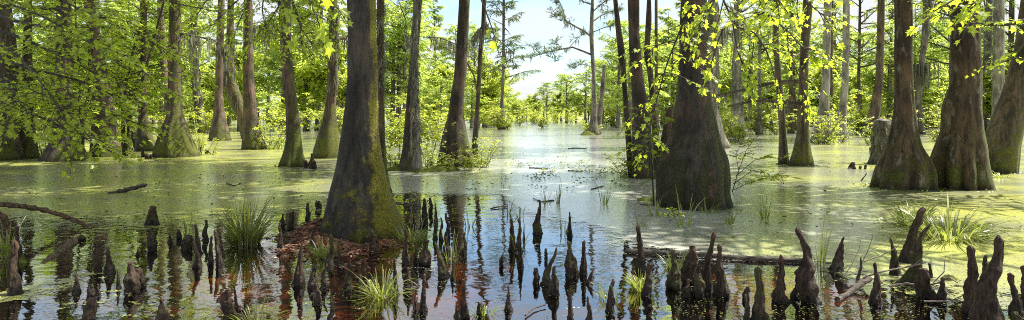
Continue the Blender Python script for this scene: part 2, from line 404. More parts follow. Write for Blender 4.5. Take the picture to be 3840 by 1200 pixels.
def cypress_kit(seed, z0, H, Rad, nl, fl=.42, nf=9, moss=.5, dead=0.0, flat=.3, mat='cypress_leaf', shape=FROND, mossl=1.3, spread=False):
    """limbs, crown and hanging moss of a cypress whose stem runs up the z axis"""
    r = np.random.default_rng(seed)
    lb, cb, mb_ = MB(), MB(), MB()
    Pp, Dd, Nn, Ss, Tt = [], [], [], [], []
    for i in range(nl):
        u_ = (i+r.random())/nl
        z = z0+(H-z0)*u_; az = r.uniform(0, 6.283)
        L_ = Rad*((.55+.5*math.sin(2.6*u_+.4)) if spread else (1.05-.8*u_**1.4))*r.uniform(.45, 1.1)
        pts = curve((0, 0, z), (math.cos(az), math.sin(az), r.uniform(-.05, .45)), L_, 7, .25, .35, r, .16)
        r0 = .018+.014*L_
        lb.tube(pts, np.linspace(r0, .008, 8), 5, False)
        if r.random() < dead: continue
        ns_ = int(4+L_*3.2)
        tone = r.normal(0, .16)
        for s_ in range(ns_):
            t_ = .22+.78*(s_+r.random())/ns_; p, d = along(pts, t_)
            sgn = 1 if s_ % 2 else -1; an = sgn*r.uniform(.5, 1.3)
            dd = np.array((d[0]*math.cos(an)-d[1]*math.sin(an), d[0]*math.sin(an)+d[1]*math.cos(an), r.normal(-.05, .18)))
            l = L_*r.uniform(.16, .38)*(1.1-.5*t_)+.15
            sp = curve(p, dd, l, 3, .1, .35, r, .12)
            if l > .35: lb.tube(sp, (.010, .008, .005, .003), 3, False)
            for f_ in range(nf):
                q, qd = along(sp, (f_+r.random())/nf)
                a2 = (1 if f_ % 2 else -1)*r.uniform(.3, 1.2)
                Pp.append(q); Dd.append((qd[0]*math.cos(a2)-qd[1]*math.sin(a2), qd[0]*math.sin(a2)+qd[1]*math.cos(a2), qd[2]+r.normal(-.12, .2)))
                Nn.append((r.normal(0, flat), r.normal(0, flat), 1)); Ss.append(fl*r.uniform(.6, 1.15)); Tt.append(np.clip(.5+tone+r.normal(0, .2), 0, 1))
        if r.random() < moss:
            for _ in range(r.integers(1, 4)):
                p, d = along(pts, r.uniform(.2, .9)); strands(mb_, p, mossl*r.uniform(.35, 1), r, r.integers(3, 8), .014)
    cb.leaves(Pp, Dd, Nn, Ss, shape, .15, np.array(Tt))
    return (lb.mesh('limbs', M['twig']), cb.mesh('crown', M[mat], False), mb_.mesh('hanging_moss', M['moss_hang'], False) if mb_.n else None)

def broad_kit(seed, z0, H, Rad, nl, leaf=.16, per=26, mat='broad_leaf', up=.9):
    r = np.random.default_rng(seed); lb, cb = MB(), MB()
    Pp, Dd, Nn, Ss, Tt = [], [], [], [], []
    for i in range(nl):
        u_ = (i+r.random())/nl; z = z0+(H-z0)*.75*u_; az = r.uniform(0, 6.283)
        L_ = Rad*r.choice([.45, .7, .95, 1.2])*r.uniform(.8, 1.15)*(1-.25*u_)
        pts = curve((0, 0, z), (math.cos(az), math.sin(az), r.uniform(.2, up)), L_, 6, .3, .1, r, .2)
        lb.tube(pts, np.linspace(.02+.012*L_, .008, 7), 5, False)
        for s_ in range(int(5+L_*3)):
            p, d = along(pts, r.uniform(.3, 1)); sp = curve(p, d+r.normal(0, .8, 3), L_*r.uniform(.15, .4), 3, .1, .2, r, .2)
            lb.tube(sp, (.010, .008, .005, .003), 3, False)
            tone = np.clip(.5+r.normal(0, .2), .1, .9)
            for f_ in range(per):
                q, qd = along(sp, r.uniform(.1, 1)); q = q+r.normal(0, .06+L_*.035, 3)
                Pp.append(q); Dd.append(r.normal(0, 1, 3)*(1, 1, .5)); Nn.append((r.normal(0, .45), r.normal(0, .45), 1)); Ss.append(leaf*r.uniform(.6, 1.2)); Tt.append(np.clip(tone+r.normal(0, .18), 0, 1))
    cb.leaves(Pp, Dd, Nn, Ss, OVAL, .2, np.array(Tt))
    return lb.mesh('limbs', M['twig']), cb.mesh('crown', M[mat], False), None

def shrub_kit(seed, H, Rad, ns, leaf=.11, per=16, mat='shrub_leaf', dens=1.0):
    r = np.random.default_rng(seed); lb, cb = MB(), MB()
    Pp, Dd, Nn, Ss, Tt = [], [], [], [], []
    for i in range(ns):
        az = r.uniform(0, 6.283); le = r.uniform(.05, .9)
        p0 = (r.normal(0, .12), r.normal(0, .12), -.3)
        pts = curve(p0, (math.cos(az)*le, math.sin(az)*le, 1), (H+.3)*r.uniform(.6, 1.05)*(1+.25*le), 7, .1, .25*le, r, .14)
        lb.tube(pts, np.linspace(.016, .004, 8), 4, False)
        for s_ in range(int(9*dens)):
            t_ = r.uniform(.25, 1); p, d = along(pts, t_)
            az2 = r.uniform(0, 6.283)
            sp = curve(p, (math.cos(az2), math.sin(az2), r.uniform(-.1, .6)), Rad*r.uniform(.2, .65), 3, .1, .3, r, .15)
            lb.tube(sp, (.006, .005, .003, .002), 3, False)
            tone = np.clip(.5+r.normal(0, .2), .1, .9)
            for f_ in range(per):
                q, qd = along(sp, .15+.85*(f_+r.random())/per); a2 = (1 if f_ % 2 else -1)*r.uniform(.5, 1.3)
                Pp.append(q+r.normal(0, .02, 3)); Dd.append((qd[0]*math.cos(a2)-qd[1]*math.sin(a2), qd[0]*math.sin(a2)+qd[1]*math.cos(a2), r.normal(-.1, .25)))
                Nn.append((r.normal(0, .4), r.normal(0, .4), 1)); Ss.append(leaf*r.uniform(.6, 1.2)); Tt.append(np.clip(tone+r.normal(0, .18), 0, 1))
    cb.leaves(Pp, Dd, Nn, Ss, OVAL, .2, np.array(Tt))
    return lb.mesh('stems', M['twig']), cb.mesh('foliage', M[mat], False)

def stem_mesh(seed, H, r0, base=1.9, n=14, mat='bark_grey', lean=.3, name='trunk', flute=.12):
    """free-standing trunk used for the crowd of trees in the background"""
    r = np.random.default_rng(seed); b = MB()
    z = np.concatenate([[-.5, 0, .3, .7, 1.2, 1.8], np.linspace(2.6, H, 12)])
    rad = r0*np.interp(z, [-.5, 0, .5, 1.2, 2.2, 4, H], [base*1.05, base, base*.82, 1.35, 1.12, 1.0, .12])
    ph = r.uniform(0, 6.28, 4); amp = .035*H*lean
    cx = amp*np.sin(z/H*4+ph[0])-amp*np.sin(ph[0]); cy = amp*np.sin(z/H*3+ph[1])-amp*np.sin(ph[1])
    cx *= z/H; cy *= z/H
    th = np.arange(n)/n*6.2832
    fl = 1+flute*np.exp(-np.maximum(z, 0)/.9)[:, None]*np.cos(th*5+ph[2])[None, :]+.05*np.cos(th*2+ph[3]+z[:, None])
    V = np.stack([cx[:, None]+rad[:, None]*fl*np.cos(th), cy[:, None]+rad[:, None]*fl*np.sin(th), np.repeat(z[:, None], n, 1)], -1)
    m = len(z); i = np.arange(m-1)[:, None]*n; j = np.arange(n)[None, :]; kk = (j+1) % n
    b.add(V.reshape(-1, 3), np.stack([i+j, i+kk, i+n+kk, i+n+j], -1).reshape(-1, 4))
    return b.mesh(name, M[mat])

def row_trunk(name, rows, Y, mat, parent, top=17.0, n=32, seed=0, flute=.08, k=7, fh=.9, lump=.03, sub=70, ylean=0.0, sink=.5):
    """trunk from silhouette rows (row, left, right) of the photograph, standing at depth Y; returns the object and the stem top"""
    rows = sorted(rows, key=lambda q: -q[0])
    z = np.array([CAM_H-(q[0]-HOR)/FPX*Y for q in rows]); xl = np.array([(q[1]-1920)/FPX*Y for q in rows]); xr = np.array([(q[2]-1920)/FPX*Y for q in rows])
    cx = (xl+xr)/2; rad = (xr-xl)/2
    z = z-z[0]
    sl = np.clip((cx[-1]-cx[-2])/(z[-1]-z[-2]+1e-6), -.12, .12) if len(z) > 1 else 0
    zl = z[-1]
    zt = np.linspace(z[-1]+.6, top, 8) if top > z[-1]+1 else np.array([top])
    ex = cx[-1]+sl*np.minimum(zt-z[-1], 4)*.7
    z = np.concatenate([[-sink], z, zt]); cx = np.concatenate([[cx[0]], cx, ex]); rad = np.concatenate([[rad[0]*1.06], rad, rad[-1]*np.interp(zt, [zl, max(top, zl+1)], [.97, .22])])
    zs = np.concatenate([np.linspace(-sink, 0, 4)[:-1], np.linspace(0, 1, sub)**1.25*min(top, 6.5), np.linspace(6.9, top, 10)]) if top > 7 else np.concatenate([np.linspace(-sink, 0, 4)[:-1], np.linspace(0, top, sub)])
    for _ in range(1):
        C = np.interp(zs, z, cx); Rr = np.interp(zs, z, rad)
    ker = np.array([1, 2, 3, 2, 1.])/9
    def sm(a):
        p_ = np.pad(a, 2, mode='edge'); return np.convolve(p_, ker, 'valid')
    C = sm(C); Rr = sm(Rr)
    r = np.random.default_rng(seed+11); th = np.arange(n)/n*2*math.pi
    ph = r.uniform(0, 6.28, 3); wob = .5*np.sin(th*2+ph[0])+.35*np.sin(3*th+ph[1])
    fsh = np.abs(np.cos(th*k/2+ph[2]+wob))**.55-.93
    am = flute*np.exp(-np.maximum(zs, 0)/fh)
    V = []
    ox = C[np.argmin(np.abs(zs))]
    for zi, c_, r_, a_ in zip(zs, C, Rr, am):
        fac = 1+a_*fsh
        if lump: fac = fac+np.array([lump*noise.noise(Vector((math.cos(t_)*1.6+seed*3.1, math.sin(t_)*1.6, zi*1.4)))+lump*.5*noise.noise(Vector((math.cos(t_)*4+seed, math.sin(t_)*4, zi*2.5+9))) for t_ in th])
        V.append(np.stack([c_-ox+r_*fac*np.cos(th), ylean*zi+r_*fac*np.sin(th), np.full(n, zi)], -1))
    V = np.array(V); m = len(zs); i = np.arange(m-1)[:, None]*n; j = np.arange(n)[None, :]; kk = (j+1) % n
    b = MB(); b.add(V.reshape(-1, 3), np.stack([i+j, i+kk, i+n+kk, i+n+j], -1).reshape(-1, 4))
    b.add(np.vstack([V[-1], V[-1].mean(0)+(0, 0, .1)]), [[q, (q+1) % n, n] for q in range(n)])
    o = b.build('trunk', M[mat], parent)
    return o, (C[-1]-ox, ylean*zs[-1], zs[-1])
# ------------------------------------------------------------------ the standing trees one can tell apart
KIT_HIGH = [cypress_kit(s_, 0, 9.5, 4.2, 34, .42, 9, .4, .08, mossl=1.5) for s_ in (1, 2, 3)]      # crowns set on top of the tall stems
def crown_parts(root, kit, loc, rz=0, sc=1.0, moss=True):
    for me, nm in zip(kit, ('limbs', 'crown', 'hanging_moss')):
        if me is None or (nm == 'hanging_moss' and not moss): continue
        o = link(nm, me, root, loc); o.rotation_euler = (0, 0, rz); o.scale = (sc, sc, sc)
TREES = {}
BIG = ('C1a', 'C2', 'C7', 'C9', 'R0', 'R3', 'R7', 'R8')  # unseen crowns of these trees are enlarged to shade the water
def tree(key, rows, mat, label, cat='tree', name='bald_cypress', base=None, top=17.0, kit=0, zc=None, group=None, n=32, **kw):
    yb = base or max(q[0] for q in rows); Y = depth(yb)
    xb = [q for q in rows if q[0] == max(q_[0] for q_ in rows)][0]
    X_ = ((xb[1]+xb[2])/2-1920)/FPX*Y
    root = empty(name, (X_, Y, 0), label, cat, group)
    rows = [(q[0]+(yb-max(q_[0] for q_ in rows)), q[1], q[2]) if False else q for q in rows]
    o, tip = row_trunk('trunk', rows, Y, mat, root, top=top, n=n, seed=len(TREES)+3, **kw)
    if kit is not None:
        z0 = zc or max(6.6, CAM_H+Y*.20)
        f = min(1, max(0, z0/top)); 
        crown_parts(root, KIT_HIGH[kit], (tip[0]*.9, tip[1]*f, min(z0, top-3)), rz=len(TREES)*1.7, sc=1.5 if key in BIG else 1.1)
    TREES[key] = root
    return root

# left bank
tree('L1', [(0, -40, 33), (100, -38, 45), (250, -36, 60), (400, -40, 52), (520, -48, 65), (600, -58, 80)], 'bark_brown', 'thick brown trunk cut by the left edge of the picture behind the maple leaves', zc=10.5, kit=0, flute=.12)
tree('L1b', [(200, 88, 118), (470, 76, 125), (595, 62, 142)], 'bark_dark', 'dark shadowed trunk just right of the trunk at the left edge', kit=None, top=15)
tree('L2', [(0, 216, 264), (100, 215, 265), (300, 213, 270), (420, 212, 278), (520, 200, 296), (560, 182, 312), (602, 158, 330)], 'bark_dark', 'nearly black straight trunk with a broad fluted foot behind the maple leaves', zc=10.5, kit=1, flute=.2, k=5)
tree('L3', [(0, 314, 352), (100, 328, 368), (200, 345, 388), (300, 352, 405), (450, 349, 432), (595, 342, 454)], 'bark_brown', 'reddish brown trunk leaning left with a wide block-like foot', zc=10.5, kit=2, flute=.1, k=6)
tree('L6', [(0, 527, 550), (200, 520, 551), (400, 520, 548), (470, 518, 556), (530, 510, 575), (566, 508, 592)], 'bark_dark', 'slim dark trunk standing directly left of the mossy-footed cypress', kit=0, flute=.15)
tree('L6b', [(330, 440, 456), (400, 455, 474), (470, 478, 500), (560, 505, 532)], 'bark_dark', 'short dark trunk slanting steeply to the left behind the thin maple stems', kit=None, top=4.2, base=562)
tree('L7', [(0, 590, 612), (40, 590, 613), (180, 595, 620), (300, 606, 630), (430, 622, 648), (545, 628, 668)], 'bark_brown', 'brown trunk leaning behind the mossy-footed cypress', kit=1)
tree('L8', [(0, 636, 677), (200, 633, 676), (400, 630, 679), (445, 623, 688), (480, 608, 702), (530, 592, 722), (587, 580, 746)], 'bark_moss', 'cypress with an orange brown stem and a swollen foot covered in bright green moss', kit=2, flute=.16, k=11, n=56, fh=1.0)
tree('L9', [(0, 712, 738), (200, 716, 742), (300, 726, 748), (400, 735, 760), (440, 738, 768), (500, 742, 784)], 'bark_grey', 'distant grey trunk draped in hanging moss right of the mossy-footed cypress', kit=0, zc=5)
tree('L10', [(0, 818, 842), (200, 810, 838), (350, 806, 835), (420, 802, 841), (470, 794, 852), (527, 782, 868)], 'bark_brown', 'upright trunk with a flared foot on the left bank beside a crooked mossy trunk', kit=1, flute=.15)
tree('L11', [(0, 854, 878), (100, 850, 875), (200, 845, 875), (300, 838, 880), (350, 856, 902), (420, 886, 925), (520, 905, 945)], 'bark_moss', 'crooked mossy trunk leaning to the left behind a straight grey brown cypress', kit=2, base=520)
tree('L12', [(0, 914, 946), (130, 913, 947), (300, 912, 952), (400, 914, 962), (480, 911, 972), (560, 906, 1000)], 'bark_brown', 'straight grey brown cypress with a smooth foot spreading to the right', kit=0, flute=.12, n=40)
tree('L13', [(0, 1045, 1088), (190, 1052, 1092), (300, 1060, 1105), (400, 1072, 1117), (520, 1073, 1130), (570, 1064, 1136), (624, 1044, 1150)], 'bark_moss', 'cypress with a pale lichen streak and a ribbed foot beside a pointed root knee', kit=1, flute=.14, k=12, n=56)
tree('L14', [(0, 1238, 1265), (150, 1232, 1263), (300, 1227, 1264), (380, 1222, 1260), (450, 1211, 1262), (500, 1194, 1270), (560, 1177, 1276), (592, 1171, 1275)], 'bark_moss', 'cypress with a bottle-shaped foot just left of the huge foreground trunk', kit=2, flute=.08, n=44)
# the big foreground trunk and its neighbour
tree('T1', [(0, 1304, 1408), (150, 1304, 1412), (300, 1304, 1417), (400, 1296, 1418), (510, 1280, 1420), (600, 1264, 1432), (700, 1243, 1457), (780, 1226, 1488), (840, 1208, 1512), (885, 1190, 1530)], 'bark_main', 'huge dark foreground trunk with yellow moss down its right side', kit=0, zc=9.5, flute=.05, k=9, n=96, sub=130, lump=.05)
tree('T1b', [(0, 1412, 1440), (300, 1416, 1441), (510, 1420, 1443), (650, 1430, 1454), (735, 1440, 1474)], 'bark_red', 'slender dark trunk tucked right behind the huge foreground trunk', kit=None, top=14)
# centre left island
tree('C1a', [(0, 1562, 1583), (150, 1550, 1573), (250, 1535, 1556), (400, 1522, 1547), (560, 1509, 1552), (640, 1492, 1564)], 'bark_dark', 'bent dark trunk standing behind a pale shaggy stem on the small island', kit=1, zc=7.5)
tree('C1b', [(0, 1550, 1568), (150, 1547, 1566), (300, 1546, 1567), (450, 1550, 1570), (560, 1549, 1576), (645, 1543, 1588)], 'bark_grey', 'pale stem shaggy with grey hanging moss on the small island', kit=None, top=12, lump=.1)
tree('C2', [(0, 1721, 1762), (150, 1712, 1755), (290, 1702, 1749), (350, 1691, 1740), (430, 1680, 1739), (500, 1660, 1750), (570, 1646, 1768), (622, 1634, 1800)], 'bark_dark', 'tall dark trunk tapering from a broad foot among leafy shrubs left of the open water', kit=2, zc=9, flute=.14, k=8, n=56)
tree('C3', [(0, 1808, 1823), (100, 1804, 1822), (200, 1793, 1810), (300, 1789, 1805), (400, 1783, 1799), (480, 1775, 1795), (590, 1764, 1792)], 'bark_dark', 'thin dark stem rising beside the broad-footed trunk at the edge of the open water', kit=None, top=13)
# right of the open water
tree('C6', [(0, 2299, 2315), (100, 2307, 2328), (200, 2317, 2345), (290, 2330, 2348), (400, 2338, 2358), (500, 2344, 2366), (660, 2354, 2388)], 'bark_dark', 'slender curving trunk at the right shore of the open water', kit=None, top=12, group=None)
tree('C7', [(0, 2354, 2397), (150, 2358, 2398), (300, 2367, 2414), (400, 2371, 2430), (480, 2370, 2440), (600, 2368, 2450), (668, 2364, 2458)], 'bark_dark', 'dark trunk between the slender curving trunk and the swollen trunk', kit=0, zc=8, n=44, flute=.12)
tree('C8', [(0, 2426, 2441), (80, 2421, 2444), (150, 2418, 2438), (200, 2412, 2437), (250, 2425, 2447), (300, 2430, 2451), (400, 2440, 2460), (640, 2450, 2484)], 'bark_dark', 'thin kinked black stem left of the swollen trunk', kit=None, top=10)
tree('C8b', [(0, 2455, 2466), (300, 2455, 2467), (560, 2452, 2472)], 'bark_brown', 'very thin pole-like stem between the kinked stem and the swollen trunk', kit=None, top=10)
tree('C9', [(0, 2553, 2650), (200, 2547, 2652), (300, 2541, 2656), (340, 2540, 2661), (400, 2530, 2666), (480, 2521, 2690), (520, 2511, 2699), (550, 2494, 2708), (575, 2478, 2719), (600, 2467, 2727), (650, 2462, 2730), (720, 2462, 2733), (772, 2458, 2746)], 'bark_swollen', 'massive dark trunk with a swollen bottle-shaped base right of the open water', kit=1, zc=8.5, fh=1.3, flute=.16, k=9, n=96, sub=130, lump=.07)
tree('C9b', [(450, 2492, 2525), (600, 2462, 2506), (662, 2456, 2512)], 'bark_red', 'reddish broken stem half hidden behind the left side of the swollen trunk', cat='snag', name='broken_snag', kit=None, top=1.75)
tree('R0', [(0, 2654, 2690), (200, 2654, 2690), (400, 2660, 2692), (500, 2680, 2716), (555, 2688, 2742)], 'bark_pale', 'pale grey trunk shaggy with hanging moss close behind the swollen trunk', kit=2)
tree('R1', [(0, 2752, 2778), (250, 2750, 2778), (400, 2748, 2782), (460, 2742, 2792), (510, 2736, 2808)], 'bark_pale', 'grey mossy trunk standing in shrubs behind the bare horizontal boughs', kit=0, zc=6.5)
r2 = tree('R2', [(0, 2900, 2920), (200, 2900, 2922), (300, 2908, 2930), (400, 2917, 2941), (500, 2922, 2947), (617, 2918, 2960)], 'bark_brown', 'thin leaning trunk paired with a thicker mossy trunk to its right', kit=None, top=12)
r3 = tree('R3', [(0, 3013, 3047), (100, 3006, 3040), (200, 3001, 3032), (300, 2997, 3029), (400, 2993, 3031), (500, 2989, 3034), (560, 2976, 3040), (622, 2958, 3054)], 'bark_moss', 'dark mossy trunk with two bare boughs reaching left at eye level', kit=1, flute=.16, n=44)
tree('R4', [(0, 3090, 3118), (200, 3088, 3113), (300, 3082, 3112), (400, 3072, 3109), (470, 3058, 3116), (535, 3038, 3124)], 'bark_pale', 'blotchy lichen-covered trunk with shrubs around its foot', kit=2)
tree('R4b', [(0, 3112, 3126), (250, 3106, 3122), (500, 3096, 3122)], 'bark_brown', 'brown trunk hidden partly behind the blotchy lichen-covered trunk', kit=None, top=15)
tree('R5', [(0, 3162, 3187), (200, 3160, 3184), (300, 3158, 3182), (400, 3148, 3176), (470, 3132, 3173), (522, 3118, 3182)], 'bark_pale', 'smooth pale grey trunk right of the blotchy lichen-covered one', kit=0)
tree('R6', [(0, 3292, 3318), (150, 3289, 3314), (300, 3284, 3311), (440, 3257, 3297), (515, 3248, 3304)], 'bark_brown', 'dark leaning trunk rising behind the short mossy snag', kit=1)
tree('R6b', [(468, 3276, 3340), (500, 3278, 3336), (540, 3278, 3330), (580, 3270, 3326), (615, 3258, 3326)], 'bark_grey', 'short broken snag coated in grey moss beside the right-hand swollen cypress', cat='snag', name='broken_snag', kit=None, top=1.42, lump=.14, flute=.2)
tree('R7', [(0, 3357, 3419), (150, 3358, 3419), (300, 3356, 3420), (400, 3356, 3427), (450, 3352, 3434), (490, 3346, 3441), (550, 3330, 3454), (597, 3308, 3482), (643, 3288, 3498), (704, 3272, 3503)], 'bark_red', 'cypress with a rounded reddish base and green moss on its right flank', kit=2, fh=1.3, flute=.3, k=7, n=72, sub=100, lump=.06)
tree('R8', [(0, 3574, 3660), (150, 3573, 3670), (300, 3573, 3675), (350, 3556, 3671), (400, 3544, 3670), (500, 3534, 3676), (560, 3515, 3686), (620, 3496, 3696), (704, 3486, 3710)], 'bark_red', 'stout reddish cypress with a deeply folded base and a bump on its left side', kit=0, fh=1.3, flute=.45, k=8, n=80, sub=100, lump=.07)
tree('R9', [(0, 3836, 3920), (200, 3810, 3892), (350, 3765, 3862), (450, 3724, 3838), (550, 3690, 3815), (648, 3690, 3808)], 'bark_moss', 'big trunk leaning right at the right edge of the picture with a yellow mossy foot', kit=None, top=11, flute=.16, k=6, n=64)
tree('R10', [(0, 3727, 3764), (300, 3725, 3763), (420, 3722, 3764), (500, 3712, 3776)], 'bark_pale', 'pale grey straight trunk seen between the two big right-hand trunks', kit=1)
tree('R11', [(0, 3698, 3722), (200, 3690, 3716), (400, 3676, 3710), (490, 3668, 3716)], 'bark_grey', 'greenish grey trunk leaning beside the pale straight trunk on the right', kit=2)
tree('R12', [(0, 3462, 3492), (100, 3462, 3488), (200, 3450, 3470), (300, 3437, 3458), (400, 3430, 3456), (503, 3440, 3470)], 'bark_grey', 'crooked grey trunk between the rounded and the folded reddish cypress', kit=None, top=14)
for key, px0, px1, yy_, mat, lab in (('R13', 3560, 3577, 500, 'bark_grey', 'far thin trunk touching the left outline of the folded reddish cypress'), ('R14', 3780, 3800, 490, 'bark_brown', 'far brown trunk under the crown of the leaning right-edge tree'),
                           ('R15', 3215, 3226, 495, 'bark_brown', 'thin far trunk midway between the pale grey trunk and the dark leaning one'), ('R16', 2842, 2854, 505, 'bark_grey', 'thin far trunk standing over the open water behind the bare boughs'),
                           ('R17', 2960, 2973, 500, 'bark_brown', 'thin far trunk seen between the paired trunks')):
    tree(key, [(0, px0+6, px1+4), (250, px0, px1), (420, px0-2, px1+2), (yy_, px0-8, px1+8)], mat, lab, kit=int(px0) % 3, zc=5.5, n=16)

# two bare boughs of R3, with moss
Y3 = r3.location.y; o3 = np.array(r3.location)
for path, rr in (([(2996, 306), (2940, 307), (2880, 315), (2800, 335), (2740, 348), (2690, 358), (2655, 368)], .045), ([(2992, 388), (2940, 385), (2880, 378), (2820, 380), (2760, 392), (2735, 398)], .04)):
    b = MB(); pts = np.array([P(x_, y_, Y3-.3*i_) for i_, (x_, y_) in enumerate(path)])-o3
    b.tube(pts, np.linspace(rr*1.6, rr*.55, len(pts)), 8); b.build('bough', M['bark_dark'], r3)
    mb_ = MB(); rg = np.random.default_rng(5)
    for _ in range(7):
        p, d = along(pts, rg.uniform(.3, 1)); strands(mb_, p, .5, rg, 5, .008, .05)
    mb_.build('hanging_moss', M['moss_hang'], r3, False)
# moss coats on the shaggy stems
def moss_coat(key, rows, Y, nst, L_, r=.0, wd=.01):
    root = TREES[key]; o = np.array(root.location); rg = np.random.default_rng(len(key)+nst); b = MB()
    for _ in range(nst):
        i = rg.integers(0, len(rows)-1); t_ = rg.random()
        y_ = rows[i][0]*(1-t_)+rows[i+1][0]*t_; xl = rows[i][1]*(1-t_)+rows[i+1][1]*t_; xr = rows[i][2]*(1-t_)+rows[i+1][2]*t_
        c_ = P((xl+xr)/2, y_, Y)-o; rr = (xr-xl)/2/FPX*Y; a = rg.uniform(0, 6.28)
        strands(b, c_+np.array((math.cos(a)*rr*1.05, math.sin(a)*rr*1.05, 0)), L_, rg, 3, wd, .03)
    b.build('hanging_moss', M['moss_hang'], root, False)
moss_coat('C1b', [(-60, 1550, 1568), (150, 1547, 1566), (300, 1546, 1567), (450, 1550, 1570), (560, 1549, 1576)], depth(645), 260, .35, wd=.008)
moss_coat('R0', [(0, 2654, 2690), (200, 2654, 2690), (400, 2660, 2692)], depth(555), 160, 1.1, wd=.014)
moss_coat('R6b', [(470, 3276, 3340), (540, 3278, 3330), (570, 3274, 3326)], depth(615), 200, .3, wd=.01)
moss_coat('L11', [(150, 846, 876), (300, 838, 880), (400, 880, 918)], depth(520), 60, 1.0, wd=.02)
moss_coat('L9', [(100, 714, 740), (300, 726, 748), (400, 735, 760)], depth(500), 50, 1.8, wd=.03)
moss_coat('R1', [(0, 2752, 2778), (250, 2750, 2778), (380, 2748, 2782)], depth(510), 70, 1.6, wd=.025)
moss_coat('T1b', [(0, 1412, 1440), (200, 1415, 1440), (330, 1417, 1441)], depth(735), 60, .3, wd=.006)
moss_coat('L14', [(0, 1238, 1265), (150, 1240, 1266), (330, 1226, 1268)], depth(592), 50, .9, wd=.012)

def mossy_bough(key, path, r0, n, L_, wd=.012, sp=.06, t0=.05):
    root = TREES[key]; o = np.array(root.location); Y = o[1]; rg = np.random.default_rng(n)
    pts = np.array([P(x_, y_, Y+d_) for x_, y_, d_ in path])-o
    b = MB(); b.tube(pts, np.linspace(r0, r0*.35, len(pts)), 7); b.build('bough', M['bark_dark'], root)
    b = MB()
    for _ in range(n):
        p, d = along(pts, rg.uniform(t0, 1)); strands(b, p, L_, rg, 6, wd, sp)
    b.build('hanging_moss', M['moss_hang'], root, False)
mossy_bough('C3', [(1790, 345, 0), (1778, 285, -.2), (1745, 222, -.4), (1712, 166, -.6), (1650, 142, -.7), (1575, 138, -.6), (1500, 130, -.4)], .035, 13, .75, .012, .06, .45)
mossy_bough('C3', [(1812, 60, 0), (1835, 110, .2), (1880, 160, .4), (1930, 200, .6)], .03, 9, .7)
mossy_bough('C3', [(1806, 100, 0), (1785, 125, -.2), (1765, 150, -.3)], .025, 9, .9)
mossy_bough('L14', [(1262, 150, 0), (1300, 135, .3), (1345, 128, .5)], .09, 5, 1.0, .016, .1)
mossy_bough('L14', [(1232, 150, 0), (1205, 120, .2), (1150, 125, .4), (1110, 150, .6)], .06, 8, 1.1, .016, .1)
mossy_bough('L13', [(1052, 120, 0), (1020, 90, .4), (970, 95, .8)], .05, 7, 1.0, .016, .1)
mossy_bough('L8', [(676, 125, 0), (730, 135, .5), (800, 150, 1.0), (880, 190, 1.4)], .05, 12, 1.1, .018, .12)
mossy_bough('R8', [(3575, 35, 0), (3520, 5, -.3), (3450, -10, -.5)], .04, 5, .5)
mossy_bough('R12', [(3440, 260, 0), (3420, 240, -.5), (3390, 250, -.8), (3530, 230, -1.2)], .08, 14, 2.2, .03, .25)
mossy_bough('R0', [(2692, 120, 0), (2740, 90, .3), (2810, 70, .6)], .05, 9, 1.3, .016, .1)
# ------------------------------------------------------------------ background woods
BG = [cypress_kit(20+i, z0, H, Rd, nl, fl, nf, ms, .08) for i, (z0, H, Rd, nl, fl, nf, ms) in enumerate(
      [(1.8, 17, 4.2, 58, .55, 14, .4), (2.4, 19, 4.0, 60, .55, 14, .5), (1.2, 15, 4.4, 54, .55, 14, .35), (2.8, 18, 3.6, 56, .5, 14, .6)])]
BG += [cypress_kit(30+i, z0, H, Rd, nl, .5, 13, .5, .1, spread=True) for i, (z0, H, Rd, nl) in enumerate([(2.2, 10.5, 4.0, 34), (1.6, 8.5, 3.6, 28), (2.8, 12.5, 4.2, 38)])]
BGT = [stem_mesh(40+i, H, r0, mat=m_) for i, (H, r0, m_) in enumerate([(17, .24, 'bark_grey'), (19, .22, 'bark_brown'), (15, .2, 'bark_grey'), (18, .26, 'bark_grey'), (10, .2, 'bark_grey'), (8, .17, 'bark_brown'), (12, .22, 'bark_grey')])]
LOWK = [broad_kit(60+i, z0, H, Rd, nl, lf, per) for i, (z0, H, Rd, nl, lf, per) in enumerate([(1.0, 8, 3.6, 24, .34, 24), (.8, 7, 3.2, 22, .32, 24), (1.2, 10, 3.4, 28, .34, 24)])]
LOWT = [stem_mesh(70+i, H*.8, .17, mat='bark_grey', base=1.6) for i, H in enumerate((8, 7, 9.5))]
SHR = [shrub_kit(80, 2.2, 1.0, 14, .17, 16), shrub_kit(81, 1.6, .9, 12, .15, 16), shrub_kit(82, 3.0, 1.3, 14, .2, 16)]
SHRN = [shrub_kit(84, 1.5, .75, 11, .085, 14), shrub_kit(85, 1.1, .65, 9, .08, 14), shrub_kit(86, 2.0, .8, 10, .09, 14, dens=.8)]

